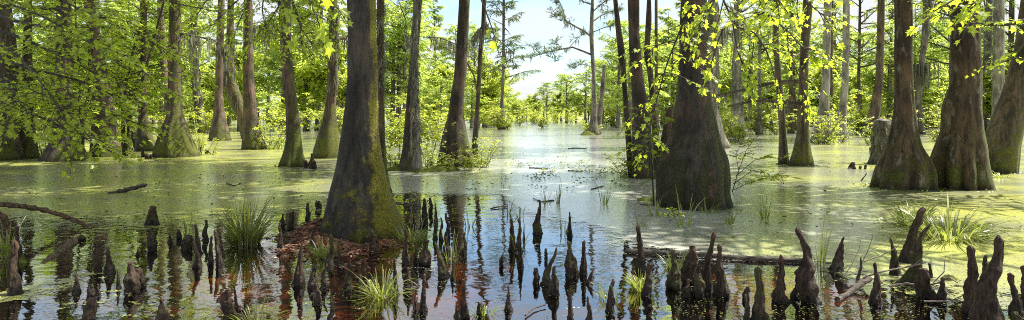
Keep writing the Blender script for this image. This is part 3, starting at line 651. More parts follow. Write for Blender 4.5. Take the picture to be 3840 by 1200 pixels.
def bg_tree(px, yb, kind, sc, label, group, name='bald_cypress', rz=None):
    g = G(px, yb); rz = RNG.uniform(0, 6.28)
    root = empty(name, g, label, 'tree', group, rz, sc)
    kit, tr = (BG[kind], BGT[kind]) if kind < 4 else (LOWK[kind-4], LOWT[kind-4]) if kind < 7 else (BG[kind-3], BGT[kind-3])
    link('trunk', tr, root); crown_parts(root, kit, (0, 0, 0))
    return root
def shrub(px, yb, kind, sc, label, group, near=False):
    root = empty('shrub', G(px, yb), label, 'shrub', group, RNG.uniform(0, 6.28), sc)
    a = (SHRN if near else SHR)[kind]
    link('stems', a[0], root); link('foliage', a[1], root)
    return root
rg = random.Random(11)
def scatter(n, x0, x1, y0, y1, label, group, kinds, s0=.8, s1=1.15, gap=22):
    done = []
    for _ in range(n*30):
        if len(done) >= n: break
        px, yb = rg.uniform(x0, x1), CAM_H*FPX/rg.uniform(depth(y1), depth(y0))+HOR
        if any(abs(px-a) < gap and abs(yb-c_) < 6 for a, c_ in done): continue
        done.append((px, yb)); bg_tree(px, yb, rg.choice(kinds), rg.uniform(s0, s1), label, group)
scatter(34, -500, 1330, 457, 488, 'feathery light green cypress in the crowded woods far behind the left bank', 'cypresses in the woods beyond the left bank', [9, 9, 7, 2, 3], .95, 1.25)
scatter(30, -400, 1330, 458, 492, 'low rounded broadleaf tree in the understorey far behind the left bank', 'broadleaf trees in the woods beyond the left bank', [4, 5, 6], .8, 1.15)
scatter(42, 2660, 4300, 456, 496, 'tall feathery cypress with a thin grey stem in the dense woods on the right', 'cypresses in the dense woods on the right', [0, 1, 3, 9, 9], .65, .95)
scatter(36, 2700, 4300, 458, 494, 'low bushy broadleaf tree in the understorey of the dense woods on the right', 'broadleaf trees in the woods on the right', [4, 5, 6], .8, 1.1)
scatter(18, 2380, 2720, 455, 478, 'feathery cypress seen between the dark trunks at the right shore of the open water', 'cypresses behind the right shore of the open water', [7, 9, 9, 2], .8, 1.1, 14)
scatter(6, 1430, 1540, 464, 484, 'feathery cypress between the foreground trunk and the shaggy stem', 'cypresses just right of the foreground trunk', [9, 7, 9], .95, 1.15, 18)
scatter(12, 1560, 1880, 462, 482, 'layered light green cypress behind the broad-footed dark trunk', 'cypresses behind the small island', [7, 8, 8, 7], .48, .70, 18)
scatter(9, 1580, 1880, 458, 476, 'low broadleaf tree behind the small island', 'broadleaf trees behind the small island', [4, 5, 6], .8, 1.05, 18)
# far shore seen across the open water
for px, yb, kd, sc in ((1905, 456, 8, .75), (1940, 457, 4, .6), (1975, 455, 8, .62), (2010, 457, 5, .7), (2050, 456, 7, .75), (2090, 458, 6, .72), (2125, 459, 7, .85), (2160, 457, 4, .8), (2195, 460, 7, .9), (2300, 459, 9, .9), (2340, 461, 7, 1.0), (1875, 459, 9, .7), (2260, 458, 9, .95), (2105, 454, 9, .9), (2230, 455, 9, 1.0)):
    bg_tree(px, yb, kd, sc*(.76 if px < 2110 else .86), 'rounded yellow green tree on the far shore of the open water', 'trees on the far shore', 'shore_tree')
for px in range(1830, 2480, 42):
    bg_tree(px+rg.uniform(-8, 8), 451+rg.uniform(-.8, .8), rg.choice([4, 7, 8, 9]), rg.uniform(.48, .75), 'tree in the distant last row behind the far shore', 'trees in the last row behind the far shore', 'shore_tree')
for px in list(range(-700, 1850, 75))+list(range(2480, 4600, 70)):
    bg_tree(px+rg.uniform(-25, 25), 449+rg.uniform(-1, 2), rg.choice([9, 9, 3]), rg.uniform(1.2, 1.6), 'cypress in the hindmost row closing off the swamp', 'cypresses in the hindmost row')
scatter(4, 2290, 2390, 470, 486, 'feathery cypress standing behind the slender curving trunk', 'cypresses behind the slender curving trunk', [7, 8, 9], .75, 1.0, 20)

# single trees around the open water
ROW = dict(n=16, sub=40, lump=.04)
c4 = tree('C4', [(0, 1884, 1894), (200, 1883, 1893), (350, 1878, 1890), (450, 1871, 1893), (484, 1866, 1897)], 'bark_grey', 'tall thin conifer with layered dark boughs left of the patch of open sky', name='conifer', kit=None, top=17, **ROW)
crown_parts(c4, cypress_kit(91, 5.0, 17, 3.4, 34, .55, 10, .35, .1, .25, 'cypress_leaf_blue'), (.35, 0, 0))
c5 = tree('C5', [(0, 2216, 2228), (130, 2209, 2225), (280, 2219, 2233), (400, 2218, 2239), (460, 2211, 2240), (506, 2204, 2250)], 'bark_grey', 'lone grey tree in the open water with crooked boughs reaching left over the sky', name='lone_cypress', kit=None, top=10.5, n=20, sub=50)
Y5 = c5.location.y; o5 = np.array(c5.location)
lb, cb, hm = MB(), MB(), MB(); Pp, Dd, Nn, Ss, Tt = [], [], [], [], []
rg2 = np.random.default_rng(33)
for path, r0, dy in (([(2219, 140), (2190, 118), (2150, 98), (2122, 78), (2108, 58), (2085, 62), (2068, 28)], .09, -.4), ([(2122, 78), (2112, 40), (2098, 8), (2085, -10)], .05, -.3),
                     ([(2212, 205), (2180, 188), (2146, 177), (2110, 185), (2070, 192), (2030, 205), (1995, 214), (1958, 214)], .09, .5), ([(2110, 185), (2092, 168), (2083, 152)], .03, .2), ([(2070, 192), (2080, 210), (2078, 235)], .03, .3), ([(2030, 205), (2000, 180), (2008, 158)], .03, .2), ([(2135, 180), (2165, 140), (2200, 122)], .03, .2),
                     ([(2226, 76), (2255, 58), (2290, 42), (2330, 28)], .07, .6), ([(2222, 20), (2190, 5), (2160, -20), (2130, -35)], .06, -.4), ([(2222, 15), (2228, -30), (2240, -80)], .06, .1), ([(2225, 120), (2260, 105), (2300, 95)], .04, -.6), ([(2228, 250), (2180, 240), (2140, 262)], .04, -.7),
                     ([(2224, 40), (2260, 8), (2300, -25)], .05, -.8)):
    pts = np.array([P(x_, y_, Y5+dy*i_) for i_, (x_, y_) in enumerate(path)])-o5
    pts += rg2.normal(0, .03, pts.shape)
    lb.tube(pts, np.linspace(r0, .014, len(pts)), 6)
    Lb = np.linalg.norm(np.diff(pts, axis=0), axis=1).sum()
    for s_ in range(int(5+Lb*7)):
        t_ = rg2.uniform(.3, 1)**.8; p, d = along(pts, t_); az = rg2.uniform(0, 6.28)
        sp = curve(p, (d[0]*.6+math.cos(az)*.8, math.sin(az)*.8, rg2.uniform(-.05, .45)), rg2.uniform(.25, .8), 3, .15, .2, rg2, .2)
        lb.tube(sp, (.014, .010, .007, .004), 3, False)
        tone = np.clip(.45+rg2.normal(0, .2), 0, 1)
        for f_ in range(14):
            q, qd = along(sp, rg2.uniform(.2, 1)); Pp.append(q+rg2.normal(0, .05, 3)); Dd.append(qd+rg2.normal(0, .5, 3)*(1, 1, .4)); Nn.append((rg2.normal(0, .4), rg2.normal(0, .4), 1)); Ss.append(rg2.uniform(.16, .32)); Tt.append(tone)
    for _ in range(int(Lb*1.3)):
        p, d = along(pts, rg2.uniform(.3, 1)); strands(hm, p, .55, rg2, 4, .016, .08)
cb.leaves(Pp, Dd, Nn, Ss, FROND, .15, np.array(Tt))
lb.build('limbs', M['bark_grey'], c5); cb.build('crown', M['cypress_leaf_blue'], c5, False); hm.build('hanging_moss', M['moss_hang'], c5, False)
tree('C5b', [(225, 2262, 2274), (300, 2255, 2271), (400, 2244, 2263), (460, 2234, 2256), (503, 2228, 2256)], 'bark_grey', 'broken leaning stem growing against the lone grey tree in the open water', cat='snag', name='broken_snag', kit=None, top=5.3, n=16, sub=40)
for px, yb, kd, sc, lab in ((1873, 486, 0, 1.0, 'bush around the foot of the thin conifer'), (1905, 484, 1, .9, 'bush right of the thin conifer at the waterline'), (1945, 471, 2, .95, 'wide bushy clump standing in the open water, left one of two'), (2030, 481, 1, 1.0, 'small round bush standing alone in the open water'),
                        (2000, 466, 0, 1.0, 'bush behind the small round bush in the open water'), (2210, 504, 1, .75, 'leafy bush at the foot of the lone grey tree'), (2275, 476, 2, 1.1, 'dark bushy clump right of the lone grey tree'), (2310, 476, 2, 1.0, 'dark bushy clump behind the slender curving trunk'), (2080, 462, 2, .8, 'low bush at the far shore in front of the yellow green trees'), (2140, 463, 2, .75, 'low bush at the far shore left of the lone grey tree'),
                        (1825, 478, 2, 1.1, 'big bush behind the thin dark stem by the open water'), (1780, 474, 2, 1.1, 'big bush seen left of the thin dark stem')):
    shrub(px, yb, kd, sc, lab, None)
# leafy understorey along the two banks
def shrubs(n, x0, x1, y0, y1, label, group, s0, s1, kinds=(0, 1, 2), near=False):
    for i in range(n):
        px = x0+(x1-x0)*(i+rg.random())/n
        shrub(px, rg.uniform(y0, y1), rg.choice(kinds), rg.uniform(s0, s1), label, group, near)
shrubs(22, -300, 1330, 474, 520, 'yellow green bush growing in the water among the trunks of the left bank', 'bushes among the left bank trunks', .8, 1.15)
shrubs(26, 2700, 4200, 464, 506, 'yellow green bush in the water among the trunks of the right woods', 'bushes among the right woods', .8, 1.2)
shrubs(5, 1480, 1640, 480, 560, 'bush behind the shaggy stem on the small island', 'bushes behind the shaggy stem', .7, 1.0)
shrubs(4, 2650, 2800, 505, 545, 'bush behind the swollen trunk beside the pale grey trunk', 'bushes behind the swollen trunk', .7, .95)
for px, yb, kd, sc, lab in ((1490, 632, 0, .95, 'leafy shrub right behind the huge foreground trunk'), (1595, 630, 2, .6, 'airy shrub between the shaggy stem and the broad-footed trunk'), (1625, 632, 1, .6, 'low leafy shrub at the left foot of the broad-footed trunk'), (1690, 640, 1, .42, 'small yellow green shrub in front of the broad-footed trunk'),
                        (1805, 628, 0, .7, 'yellow leaved shrub leaning over the water right of the thin dark stem'), (1770, 640, 1, .6, 'low shrub at the right foot of the broad-footed trunk'), (2345, 665, 1, .65, 'small shrub at the foot of the slender curving trunk'), (760, 580, 1, .95, 'yellow green shrub right of the mossy-footed cypress'), (655, 590, 1, .5, 'little plant in front of the mossy foot of the cypress'),
                        (1020, 560, 0, 1.3, 'bright shrub between the straight grey brown cypress and the ribbed one'), (3080, 540, 0, 1.3, 'dense shrub at the foot of the blotchy lichen-covered trunk'), (3130, 535, 1, 1.4, 'pale shrub between the blotchy and the smooth grey trunk'), (3290, 545, 1, 1.3, 'spreading shrub growing above the mossy snag'), (3330, 540, 0, 1.2, 'shrub between the mossy snag and the rounded reddish cypress'), (3520, 530, 0, 1.5, 'shrub between the rounded and the folded reddish cypress'), (2760, 530, 0, 1.3, 'yellow green shrub at the foot of the grey mossy trunk'), (475, 560, 0, 1.0, 'shrub beside the thin maple stems on the left bank'), (160, 588, 0, 1.0, 'shrub between the two dark trunks at the far left')):
    shrub(px, yb, kd, sc, lab, None, True)

# the far wood that closes the view behind everything, one mass
N = 60000; x = RNG.uniform(-260, 260, N); y = RNG.uniform(142, 172, N)
top = 4.2+2.6*np.array([noise.noise(Vector((a/9, b_/14, .7)))+.6*noise.noise(Vector((a/3.1, b_/7, 2.7))) for a, b_ in zip(x, y)])
z = top*RNG.random(N)**1.15+.05; th = RNG.uniform(0, 6.28, N)
tn = np.clip(.5+.5*np.array([noise.noise(Vector((a/4, c_/2.5, b_/9))) for a, b_, c_ in zip(x, y, z)])+RNG.normal(0, .15, N), 0, 1)
b = MB(); b.leaves(np.stack([x, y, z], -1), np.stack([np.cos(th), np.sin(th), RNG.normal(0, .3, N)], -1), np.stack([RNG.normal(0, .5, N), RNG.normal(0, .5, N), np.ones(N)], -1), RNG.uniform(.5, 1.1, N), OVAL, .2, tn)
tag(b.build('far_woods', M['broad_leaf'], smooth=False), 'far green wood closing the swamp along the horizon', 'woods', kind='stuff')
# ------------------------------------------------------------------ maples whose boughs hang into the picture
def sprig(lb, acc, p, d, L, r, leaf, n, sag=.35, tone=.5, wob=.12):
    sp = curve(p, d, L, 5, .1, sag, r, wob); lb.tube(sp, np.linspace(.006, .002, 6), 4, False)
    for f_ in range(n):
        t_ = .1+.9*(f_+r.random())/n; q, qd = along(sp, t_); s_ = 1 if f_ % 2 else -1; a2 = s_*r.uniform(.5, 1.4) if f_ < n-1 else 0
        dd = np.array((qd[0]*math.cos(a2)-qd[1]*math.sin(a2), qd[0]*math.sin(a2)+qd[1]*math.cos(a2), qd[2]*.6-r.uniform(.1, .55)))
        pet = leaf*r.uniform(.25, .55); e = q+unit(dd+(0, 0, .35))*pet
        lb.tube([q, e], (.0013, .001), 3, False)
        acc.append((e, dd, (r.normal(0, .4), r.normal(-.25, .4), 1), leaf*r.uniform(.5, 1.2), np.clip(tone+r.normal(.08, .25), 0, 1)))
def flush(acc, lb, root, mat='maple_leaf'):
    c_ = MB(); P_, D_, N_, S_, T_ = zip(*acc); c_.leaves(np.array(P_), np.array(D_), np.array(N_), np.array(S_), MAPLE, .28, np.array(T_))
    lb.build('limbs', M['twig'], root); c_.build('crown', M['maple_leaf'], root, False)
def maple(loc, H, r0, label, boughs, leaf, per, twigs, seed, tw_len=(.35, .9), top_z=None, group=None, mat='bark_dark', sag=.35, lean=None, tone=.5):
    r = np.random.default_rng(seed); loc = np.array(loc, float)
    root = empty('maple', loc, label, 'tree', group)
    tr = MB(); zz_ = np.linspace(-.5, H, 14)
    lx = lean or (0, 0)
    tp = np.stack([.08*np.sin(zz_*.9+seed)+lx[0]*zz_/H, .08*np.cos(zz_*.7+seed)+lx[1]*zz_/H, zz_], -1); tp[:2, :2] *= .3
    tr.tube(tp, np.interp(zz_, [-.5, 0, .6, H], [r0*1.5, r0*1.4, r0, r0*.35]), 14); tr.build('trunk', M[mat], root)
    lb, acc = MB(), []
    for path, rb in boughs:
        pts = np.array(path, float)-loc
        # smooth the bough
        tt = np.linspace(0, len(pts)-1, 4*(len(pts)-1)+1); pts = np.stack([np.interp(tt, np.arange(len(pts)), pts[:, i]) for i in range(3)], -1)
        if len(pts) > 4: pts[1:-1] = (pts[:-2]+2*pts[1:-1]+pts[2:])/4
        lb.tube(pts, np.linspace(rb, .005, len(pts)), 6)
        Lb = np.linalg.norm(np.diff(pts, axis=0), axis=1).sum()
        for s_ in range(int(twigs*Lb)):
            t_ = r.uniform(.22, 1); p, d = along(pts, t_); az = (1 if s_ % 2 else -1)*r.uniform(.4, 1.3)
            dd = (d[0]*math.cos(az)-d[1]*math.sin(az), d[0]*math.sin(az)+d[1]*math.cos(az), d[2]*.4+r.normal(-.05, .25))
            sprig(lb, acc, p, dd, r.uniform(*tw_len), r, leaf, per, sag, np.clip(tone+r.normal(0, .22), .05, .95))
        sprig(lb, acc, pts[-1], pts[-1]-pts[-2], .35, r, leaf, per, sag)
    flush(acc, lb, root)
    return root
# left: one maple just outside the picture reaches in, plus two thin-stemmed ones among the trunks
lt = np.array((-9.6, 10.6, 0))
def bough(z, *pts): return [lt+(0, 0, z)]+[P(*q) for q in pts]
maple(lt, 9, .13, 'big leafy maple whose drooping boughs fill the upper left of the picture', [
    (bough(2.6, (60, 395, 10), (240, 480, 9.6), (400, 560, 9.4)), .03), (bough(2.9, (60, 330, 10.2), (240, 400, 9.4), (340, 520, 9)), .03), (bough(3.0, (100, 340, 10), (330, 400, 10.2), (540, 470, 10.4)), .03),
    (bough(3.2, (80, 250, 10), (300, 300, 10), (520, 400, 10.5)), .035), (bough(3.5, (80, 140, 10), (250, 220, 9.6), (470, 330, 9.4)), .035), (bough(3.8, (80, 90, 10), (280, 110, 9.6), (500, 230, 9.6), (600, 330, 10)), .035),
    (bough(4.2, (100, 30, 10.4), (330, 40, 10.6), (560, 150, 11), (700, 260, 11.4)), .035), (bough(2.3, (30, 440, 9.6), (120, 500, 9.2)), .025),
    (bough(4.6, (150, -60, 10.4), (420, -60, 11), (640, 10, 11.6), (800, 40, 12)), .04), (bough(3.3, (40, 180, 9), (150, 300, 8.4), (230, 420, 8)), .03), (bough(4.0, (20, 10, 9.2), (160, 60, 8.6), (330, 160, 8.2)), .03),
    (bough(3.0, (10, 290, 9.2), (60, 360, 8.4), (110, 440, 8)), .025), (bough(4.5, (60, -60, 9.5), (230, 0, 9), (420, 90, 8.8)), .03)],
    .078, 8, 6.2, 101, tone=.72)
rt2 = np.array((-6.2, 14.6, 0.0)); 
mid = np.array(P(1000, -210, 14.4))
def b2(*pts): return [mid]+[P(*q) for q in pts]
m2 = maple((-14.2, 17, 0), 7.5, .12, 'maple behind the left boughs whose leafy limb hangs over the ribbed cypress', [
    ([(-14.2, 17, 4.4), P(500, -60, 15), P(760, -90, 14.8), tuple(mid)], .06), (b2((1080, -40, 14.2), (1120, 60, 14), (1130, 150, 14)), .03), (b2((1060, 0, 14.2), (1010, 80, 14), (940, 160, 14)), .03), (b2((1130, -30, 13.6), (1190, 60, 13.4), (1220, 160, 13.2)), .03), (b2((1100, 20, 13.8), (1130, 110, 13.4), (1200, 210, 13.2)), .03),
    (b2((960, -60, 14.6), (860, 30, 14.6), (790, 100, 14.6)), .03), (b2((940, 0, 14), (900, 70, 14), (880, 130, 14)), .025), (b2((1050, 40, 14.4), (1050, 120, 14.2), (1080, 190, 14)), .025), (b2((1160, -60, 14.6), (1230, -10, 14.8), (1260, 80, 15)), .025), (b2((1000, -60, 13.8), (980, 40, 13.4), (1010, 140, 13.2)), .025), (b2((820, -60, 14), (760, 20, 14), (720, 90, 14)), .025)],
    .066, 9, 9, 102, tone=.6)
def thin_maple(px, yb, path1, path2, label, seed):
    g = G(px, yb); Y = g[1]; r = np.random.default_rng(seed); root = empty('maple', g, label, 'tree'); tr = MB(); lb, acc = MB(), []
    for path, r0 in ((path1, .085), (path2, .075)):
        pts = np.array([P(x_, y_, Y) for x_, y_ in path])-g; pts[0] = (pts[0][0], 0, -.4)
        tr.tube(pts, np.linspace(r0, .03, len(pts)), 8)
        for s_ in range(46):
            p, d = along(pts, r.uniform(.25, 1)); az = r.uniform(0, 6.28)
            b_ = curve(p, (math.cos(az), math.sin(az), .4), r.uniform(.8, 2.0), 5, .2, .3, r, .15); lb.tube(b_, np.linspace(.012, .004, 6), 4, False)
            for _ in range(4): q, qd = along(b_, r.uniform(.4, 1)); sprig(lb, acc, q, qd+r.normal(0, .6, 3)*(1, 1, .3), r.uniform(.3, .7), r, .12, 7)
    tr.build('trunk', M['bark_brown'], root); flush(acc, lb, root)
thin_maple(463, 585, [(463, 585), (462, 420), (475, 300), (500, 190), (548, 40), (580, -120)], [(468, 585), (490, 430), (530, 310), (566, 190), (600, 60), (640, -80)], 'maple with two thin stems forking upward between the left bank trunks', 110)
thin_maple(312, 590, [(312, 590), (302, 500), (318, 420), (334, 340), (336, 150), (330, -60)], [(308, 590), (310, 470), (296, 400), (300, 300), (288, 180), (280, -40)], 'thin crooked maple between the nearly black trunk and the reddish leaning one', 111)

# right: a maple rooted at the near right, outside the picture, with boughs over the swollen trunk
r_t = np.array((7.6, 5.6, 0))
hub = np.array((4.2, 6.4, 4.2)); hub2 = np.array((2.9, 6.6, 3.6))
maple(r_t, 8.5, .12, 'maple on the near right whose large lobed leaves hang before the swollen trunk', [
    ([r_t+(0, 0, 3.0), hub, hub2], .05),
    ([hub2, P(2625, -60, 6.8), P(2560, 90, 7), P(2500, 240, 7.2), P(2450, 420, 7.4), P(2420, 560, 7.6)], .012), ([P(2560, 90, 7), P(2610, 130, 6.9), P(2640, 170, 6.9)], .006), ([P(2520, 200, 7.1), P(2570, 215, 7), P(2615, 250, 7)], .006), ([P(2490, 270, 7.2), P(2540, 280, 7.1), P(2600, 310, 7.1)], .006),
    ([P(2470, 350, 7.3), P(2430, 360, 7.3), P(2390, 420, 7.4)], .006), ([P(2530, 150, 7.1), P(2460, 170, 7.2), P(2420, 210, 7.3)], .006), ([hub2, P(2700, -40, 6.4), P(2660, 40, 6.4), P(2630, 100, 6.4)], .010),
    ([hub2, P(2690, -50, 6.2), P(2745, 70, 6.2), P(2765, 190, 6.2), P(2790, 250, 6.2)], .012), ([P(2745, 70, 6.2), P(2700, 130, 6.2), P(2680, 200, 6.2)], .006), ([P(2760, 100, 6.2), P(2830, 120, 6.3), P(2880, 200, 6.4), P(2900, 270, 6.4)], .008),
    ([hub, P(2830, -40, 6.4), P(2880, 60, 6.6), P(2950, 110, 6.8), P(3010, 180, 7), P(3060, 215, 7)], .010), ([hub, P(2960, -60, 6.4), P(3040, 20, 6.5), P(3090, 60, 6.5)], .008), ([P(2880, 60, 6.6), P(2830, 130, 6.6), P(2820, 220, 6.6)], .006), ([P(2950, 110, 6.8), P(2960, 210, 6.8), P(3000, 290, 6.9), P(3010, 330, 6.9)], .006),
    ([hub, P(2890, -60, 5.8), P(2930, 20, 5.8), P(2860, 50, 5.8)], .008)],
    .066, 7, 5.4, 103, (.16, .42), sag=.5, tone=.38)
maple((7.2, 4.0, 0), 8, .1, 'maple at the near right edge with a few bright leaves against the folded cypress', [
    ([(7.2, 4.0, 2.6), P(3800, -160, 4.8), P(3640, -40, 5), P(3560, 10, 5)], .02), ([(7.2, 4.0, 2.8), P(3760, -120, 4.6), P(3680, 5, 4.6)], .012), ([(7.2, 4.0, 2.4), P(3900, 60, 7), P(3780, 95, 8), P(3650, 90, 9), P(3560, 60, 9.5), P(3430, 15, 10)], .03), ([P(3900, 60, 7), P(3800, 225, 8.5), P(3725, 240, 8.8)], .012)],
    .068, 6, 2.0, 104, (.12, .3), sag=.5)
maple((-6.4, 2.6, 0), 8, .12, 'near maple whose few large leaves dangle at the top edge of the picture', [
    ([(-6.4, 2.6, 3.0), (-3.4, 3.4, 3.3), P(960, -260, 4.0), P(1060, -140, 4.2), P(1085, -30, 4.2)], .02), ([P(1060, -140, 4.2), P(1120, -90, 4.1), P(1150, -25, 4.1)], .008), ([P(960, -260, 4.0), P(1100, -160, 4.1), P(1185, -60, 4.2)], .008),
    ([P(960, -260, 4.0), P(1300, -300, 4.2), P(1620, -200, 4.4), P(1790, -40, 4.5), P(1815, 25, 4.5)], .012)],
    .088, 5, .9, 105, (.10, .22), sag=.6)
# saplings beside the swollen trunk
def sapling(px, yb, paths, leaf, label, seed, per=6, name='sapling', tl=(.15, .4), nt=9, mat='twig'):
    g = G(px, yb); Y = g[1]; r = np.random.default_rng(seed); root = empty(name, g, label, 'sapling'); lb, acc = MB(), []
    for path, r0 in paths:
        pts = np.array([P(x_, y_, Y+dy) for x_, y_, dy in path])-g
        lb.tube(pts, np.linspace(r0, .003, len(pts)), 6)
        for s_ in range(nt):
            p, d = along(pts, r.uniform(.35, 1)); az = r.uniform(0, 6.28); sprig(lb, acc, p, (math.cos(az), math.sin(az), .3), r.uniform(*tl), r, leaf, per)
    c_ = MB(); P_, D_, N_, S_, T_ = zip(*acc); c_.leaves(np.array(P_), np.array(D_), np.array(N_), np.array(S_), MAPLE if leaf > .07 else OVAL, .28, np.array(T_))
    lb.build('stem', M[mat], root); c_.build('leaves', M['maple_leaf'], root, False)
sapling(2452, 770, [([(2452, 772, 0), (2448, 690, 0), (2440, 560, 0), (2432, 460, -.1), (2420, 380, -.2)], .018), ([(2448, 690, 0), (2420, 560, -.1), (2390, 470, -.2)], .012), ([(2445, 640, 0), (2470, 500, 0), (2485, 420, -.2)], .009)], .10, 'thin maple sapling leaning against the left side of the swollen trunk', 120)
sapling(2785, 720, [([(2745, 722, 0), (2770, 640, 0), (2800, 560, 0), (2840, 510, .2)], .010), ([(2750, 690, 0), (2820, 640, -.2), (2880, 650, -.2), (2920, 690, -.3)], .009), ([(2760, 660, 0), (2830, 600, 0), (2890, 590, .2), (2930, 600, .2)], .008), ([(2745, 715, 0), (2800, 690, -.3), (2870, 670, -.3)], .008), ([(2770, 640, 0), (2760, 580, 0), (2790, 510, .1)], .006)], .06, 'twiggy bush with small green leaves leaning over the duckweed right of the swollen trunk', 121, 9, 'twiggy_bush', (.15, .35), 13)
sapling(2905, 700, [([(2940, 690, 0), (2915, 672, 0), (2890, 660, 0)], .006), ([(2940, 690, 0), (2930, 660, 0), (2915, 650, 0)], .005)], .055, 'low sprig of yellow leaves floating in the duckweed right of the twiggy bush', 122, 6, tl=(.1, .25))
sapling(1560, 780, [([(1570, 800, 0), (1575, 750, 0), (1560, 720, 0)], .006), ([(1570, 800, 0), (1600, 760, 0), (1620, 735, 0)], .006), ([(1570, 800, 0), (1545, 770, .1), (1530, 745, .1)], .005), ([(1570, 790, 0), (1590, 790, 0), (1610, 800, 0)], .004)], .05, 'small leafy plant growing from the dark knees right of the huge trunk', 123, 5, 'water_plant', (.06, .18), 5)
sapling(2480, 880, [([(2510, 830, 0), (2508, 805, 0), (2520, 785, 0)], .004), ([(2510, 830, 0), (2530, 815, 0), (2545, 800, 0)], .004)], .05, 'small broad-leaved water plant in front of the swollen trunk', 124, 6, 'water_plant', (.06, .14), 5)
# ------------------------------------------------------------------ root knees
KG = 'cypress knees standing in the shallow water'
def knee(i, xb, yb, xt, yt, w_, kind, label, minor=None):
    g = G(xb, yb); Y = g[1]; r = np.random.default_rng(500+i)
    H = (yb-yt)/FPX*Y; Rb = w_*(.43 if w_ < 50 else .39)/FPX*Y; dx = (xt-xb)/FPX*Y; dy = r.normal(0, .12)*H
    root_d = .22
    n, m = 28, 46
    tt = np.concatenate([np.linspace(-root_d/H, 0, 4)[:-1], np.linspace(0, 1, m)]); V, T = [], []
    th = np.arange(n)/n*2*math.pi; ph = r.uniform(0, 6.28, 4); sd_ = r.uniform(0, 60)
    bulge = r.uniform(.05, .16); bz = r.uniform(.62, .8); sx_ = r.normal(0, .05)*H
    for t_ in tt:
        u_ = max(t_, 0)
        if kind == 'c': f = .15+.80*(1-u_)**1.15+.14*math.exp(-u_*8)-.06
        elif kind == 'p': f = .27+.62*(1-u_)**1.5+.10*math.exp(-u_*8)
        elif kind == 'd': f = math.sqrt(max(1-(u_*.92)**2.6, 0))
        elif kind == 'f': f = .24+.78*(1-1/(1+math.exp(-(u_-.55)*13)))
        else: f = .26+.74*(1-u_)**.75
        if kind != 'd':
            f += bulge*math.exp(-((u_-.93)/.07)**2)*.8+bulge*.7*math.exp(-((u_-bz)/.06)**2)
            if u_ > .93: f *= math.sqrt(max(1-((u_-.93)/.0715)**2, 0))
        if t_ < 0: f *= 1-.25*t_
        rr = Rb*f
        c_ = np.array((dx*(u_*.55+.45*u_*u_)+sx_*math.sin(u_*5+ph[0])*u_*(1-u_)*3, dy*u_, t_*H))
        row = []
        for a in th:
            fl = 1+.10*math.cos(3*a+ph[1]+u_*1.5)*(1-u_*.6)+.06*math.cos(5*a+ph[2])+.07*math.cos(9*a+ph[3]+2*math.sin(u_*4))*(1-u_)
            fl += (.34+.25*u_)*noise.noise(Vector((math.cos(a)*.9+sd_, math.sin(a)*.9, t_*H/max(Rb, .02)*.75)))+(.20+.2*u_)*noise.noise(Vector((math.cos(a)*2.0+sd_, math.sin(a)*2.0, t_*H/max(Rb, .02)*1.7+7)))+.09*noise.noise(Vector((math.cos(a)*4.5+sd_, math.sin(a)*4.5, t_*H/max(Rb, .02)*3.2+3)))
            row.append(c_+(math.cos(a)*rr*fl, math.sin(a)*rr*fl, 0))
        V.append(row)
    V = np.array(V); M_ = len(tt); ii = np.arange(M_-1)[:, None]*n; j = np.arange(n)[None, :]; kk = (j+1) % n
    b = MB(); b.add(V.reshape(-1, 3), np.stack([ii+j, ii+kk, ii+n+kk, ii+n+j], -1).reshape(-1, 4), np.repeat((np.maximum(tt[:-1], 0)+np.maximum(tt[1:], 0))/2, n))
    o = b.build('cypress_knee', M['knee'], None, True, g)
    tag(o, label, 'cypress knee', KG)
    return o
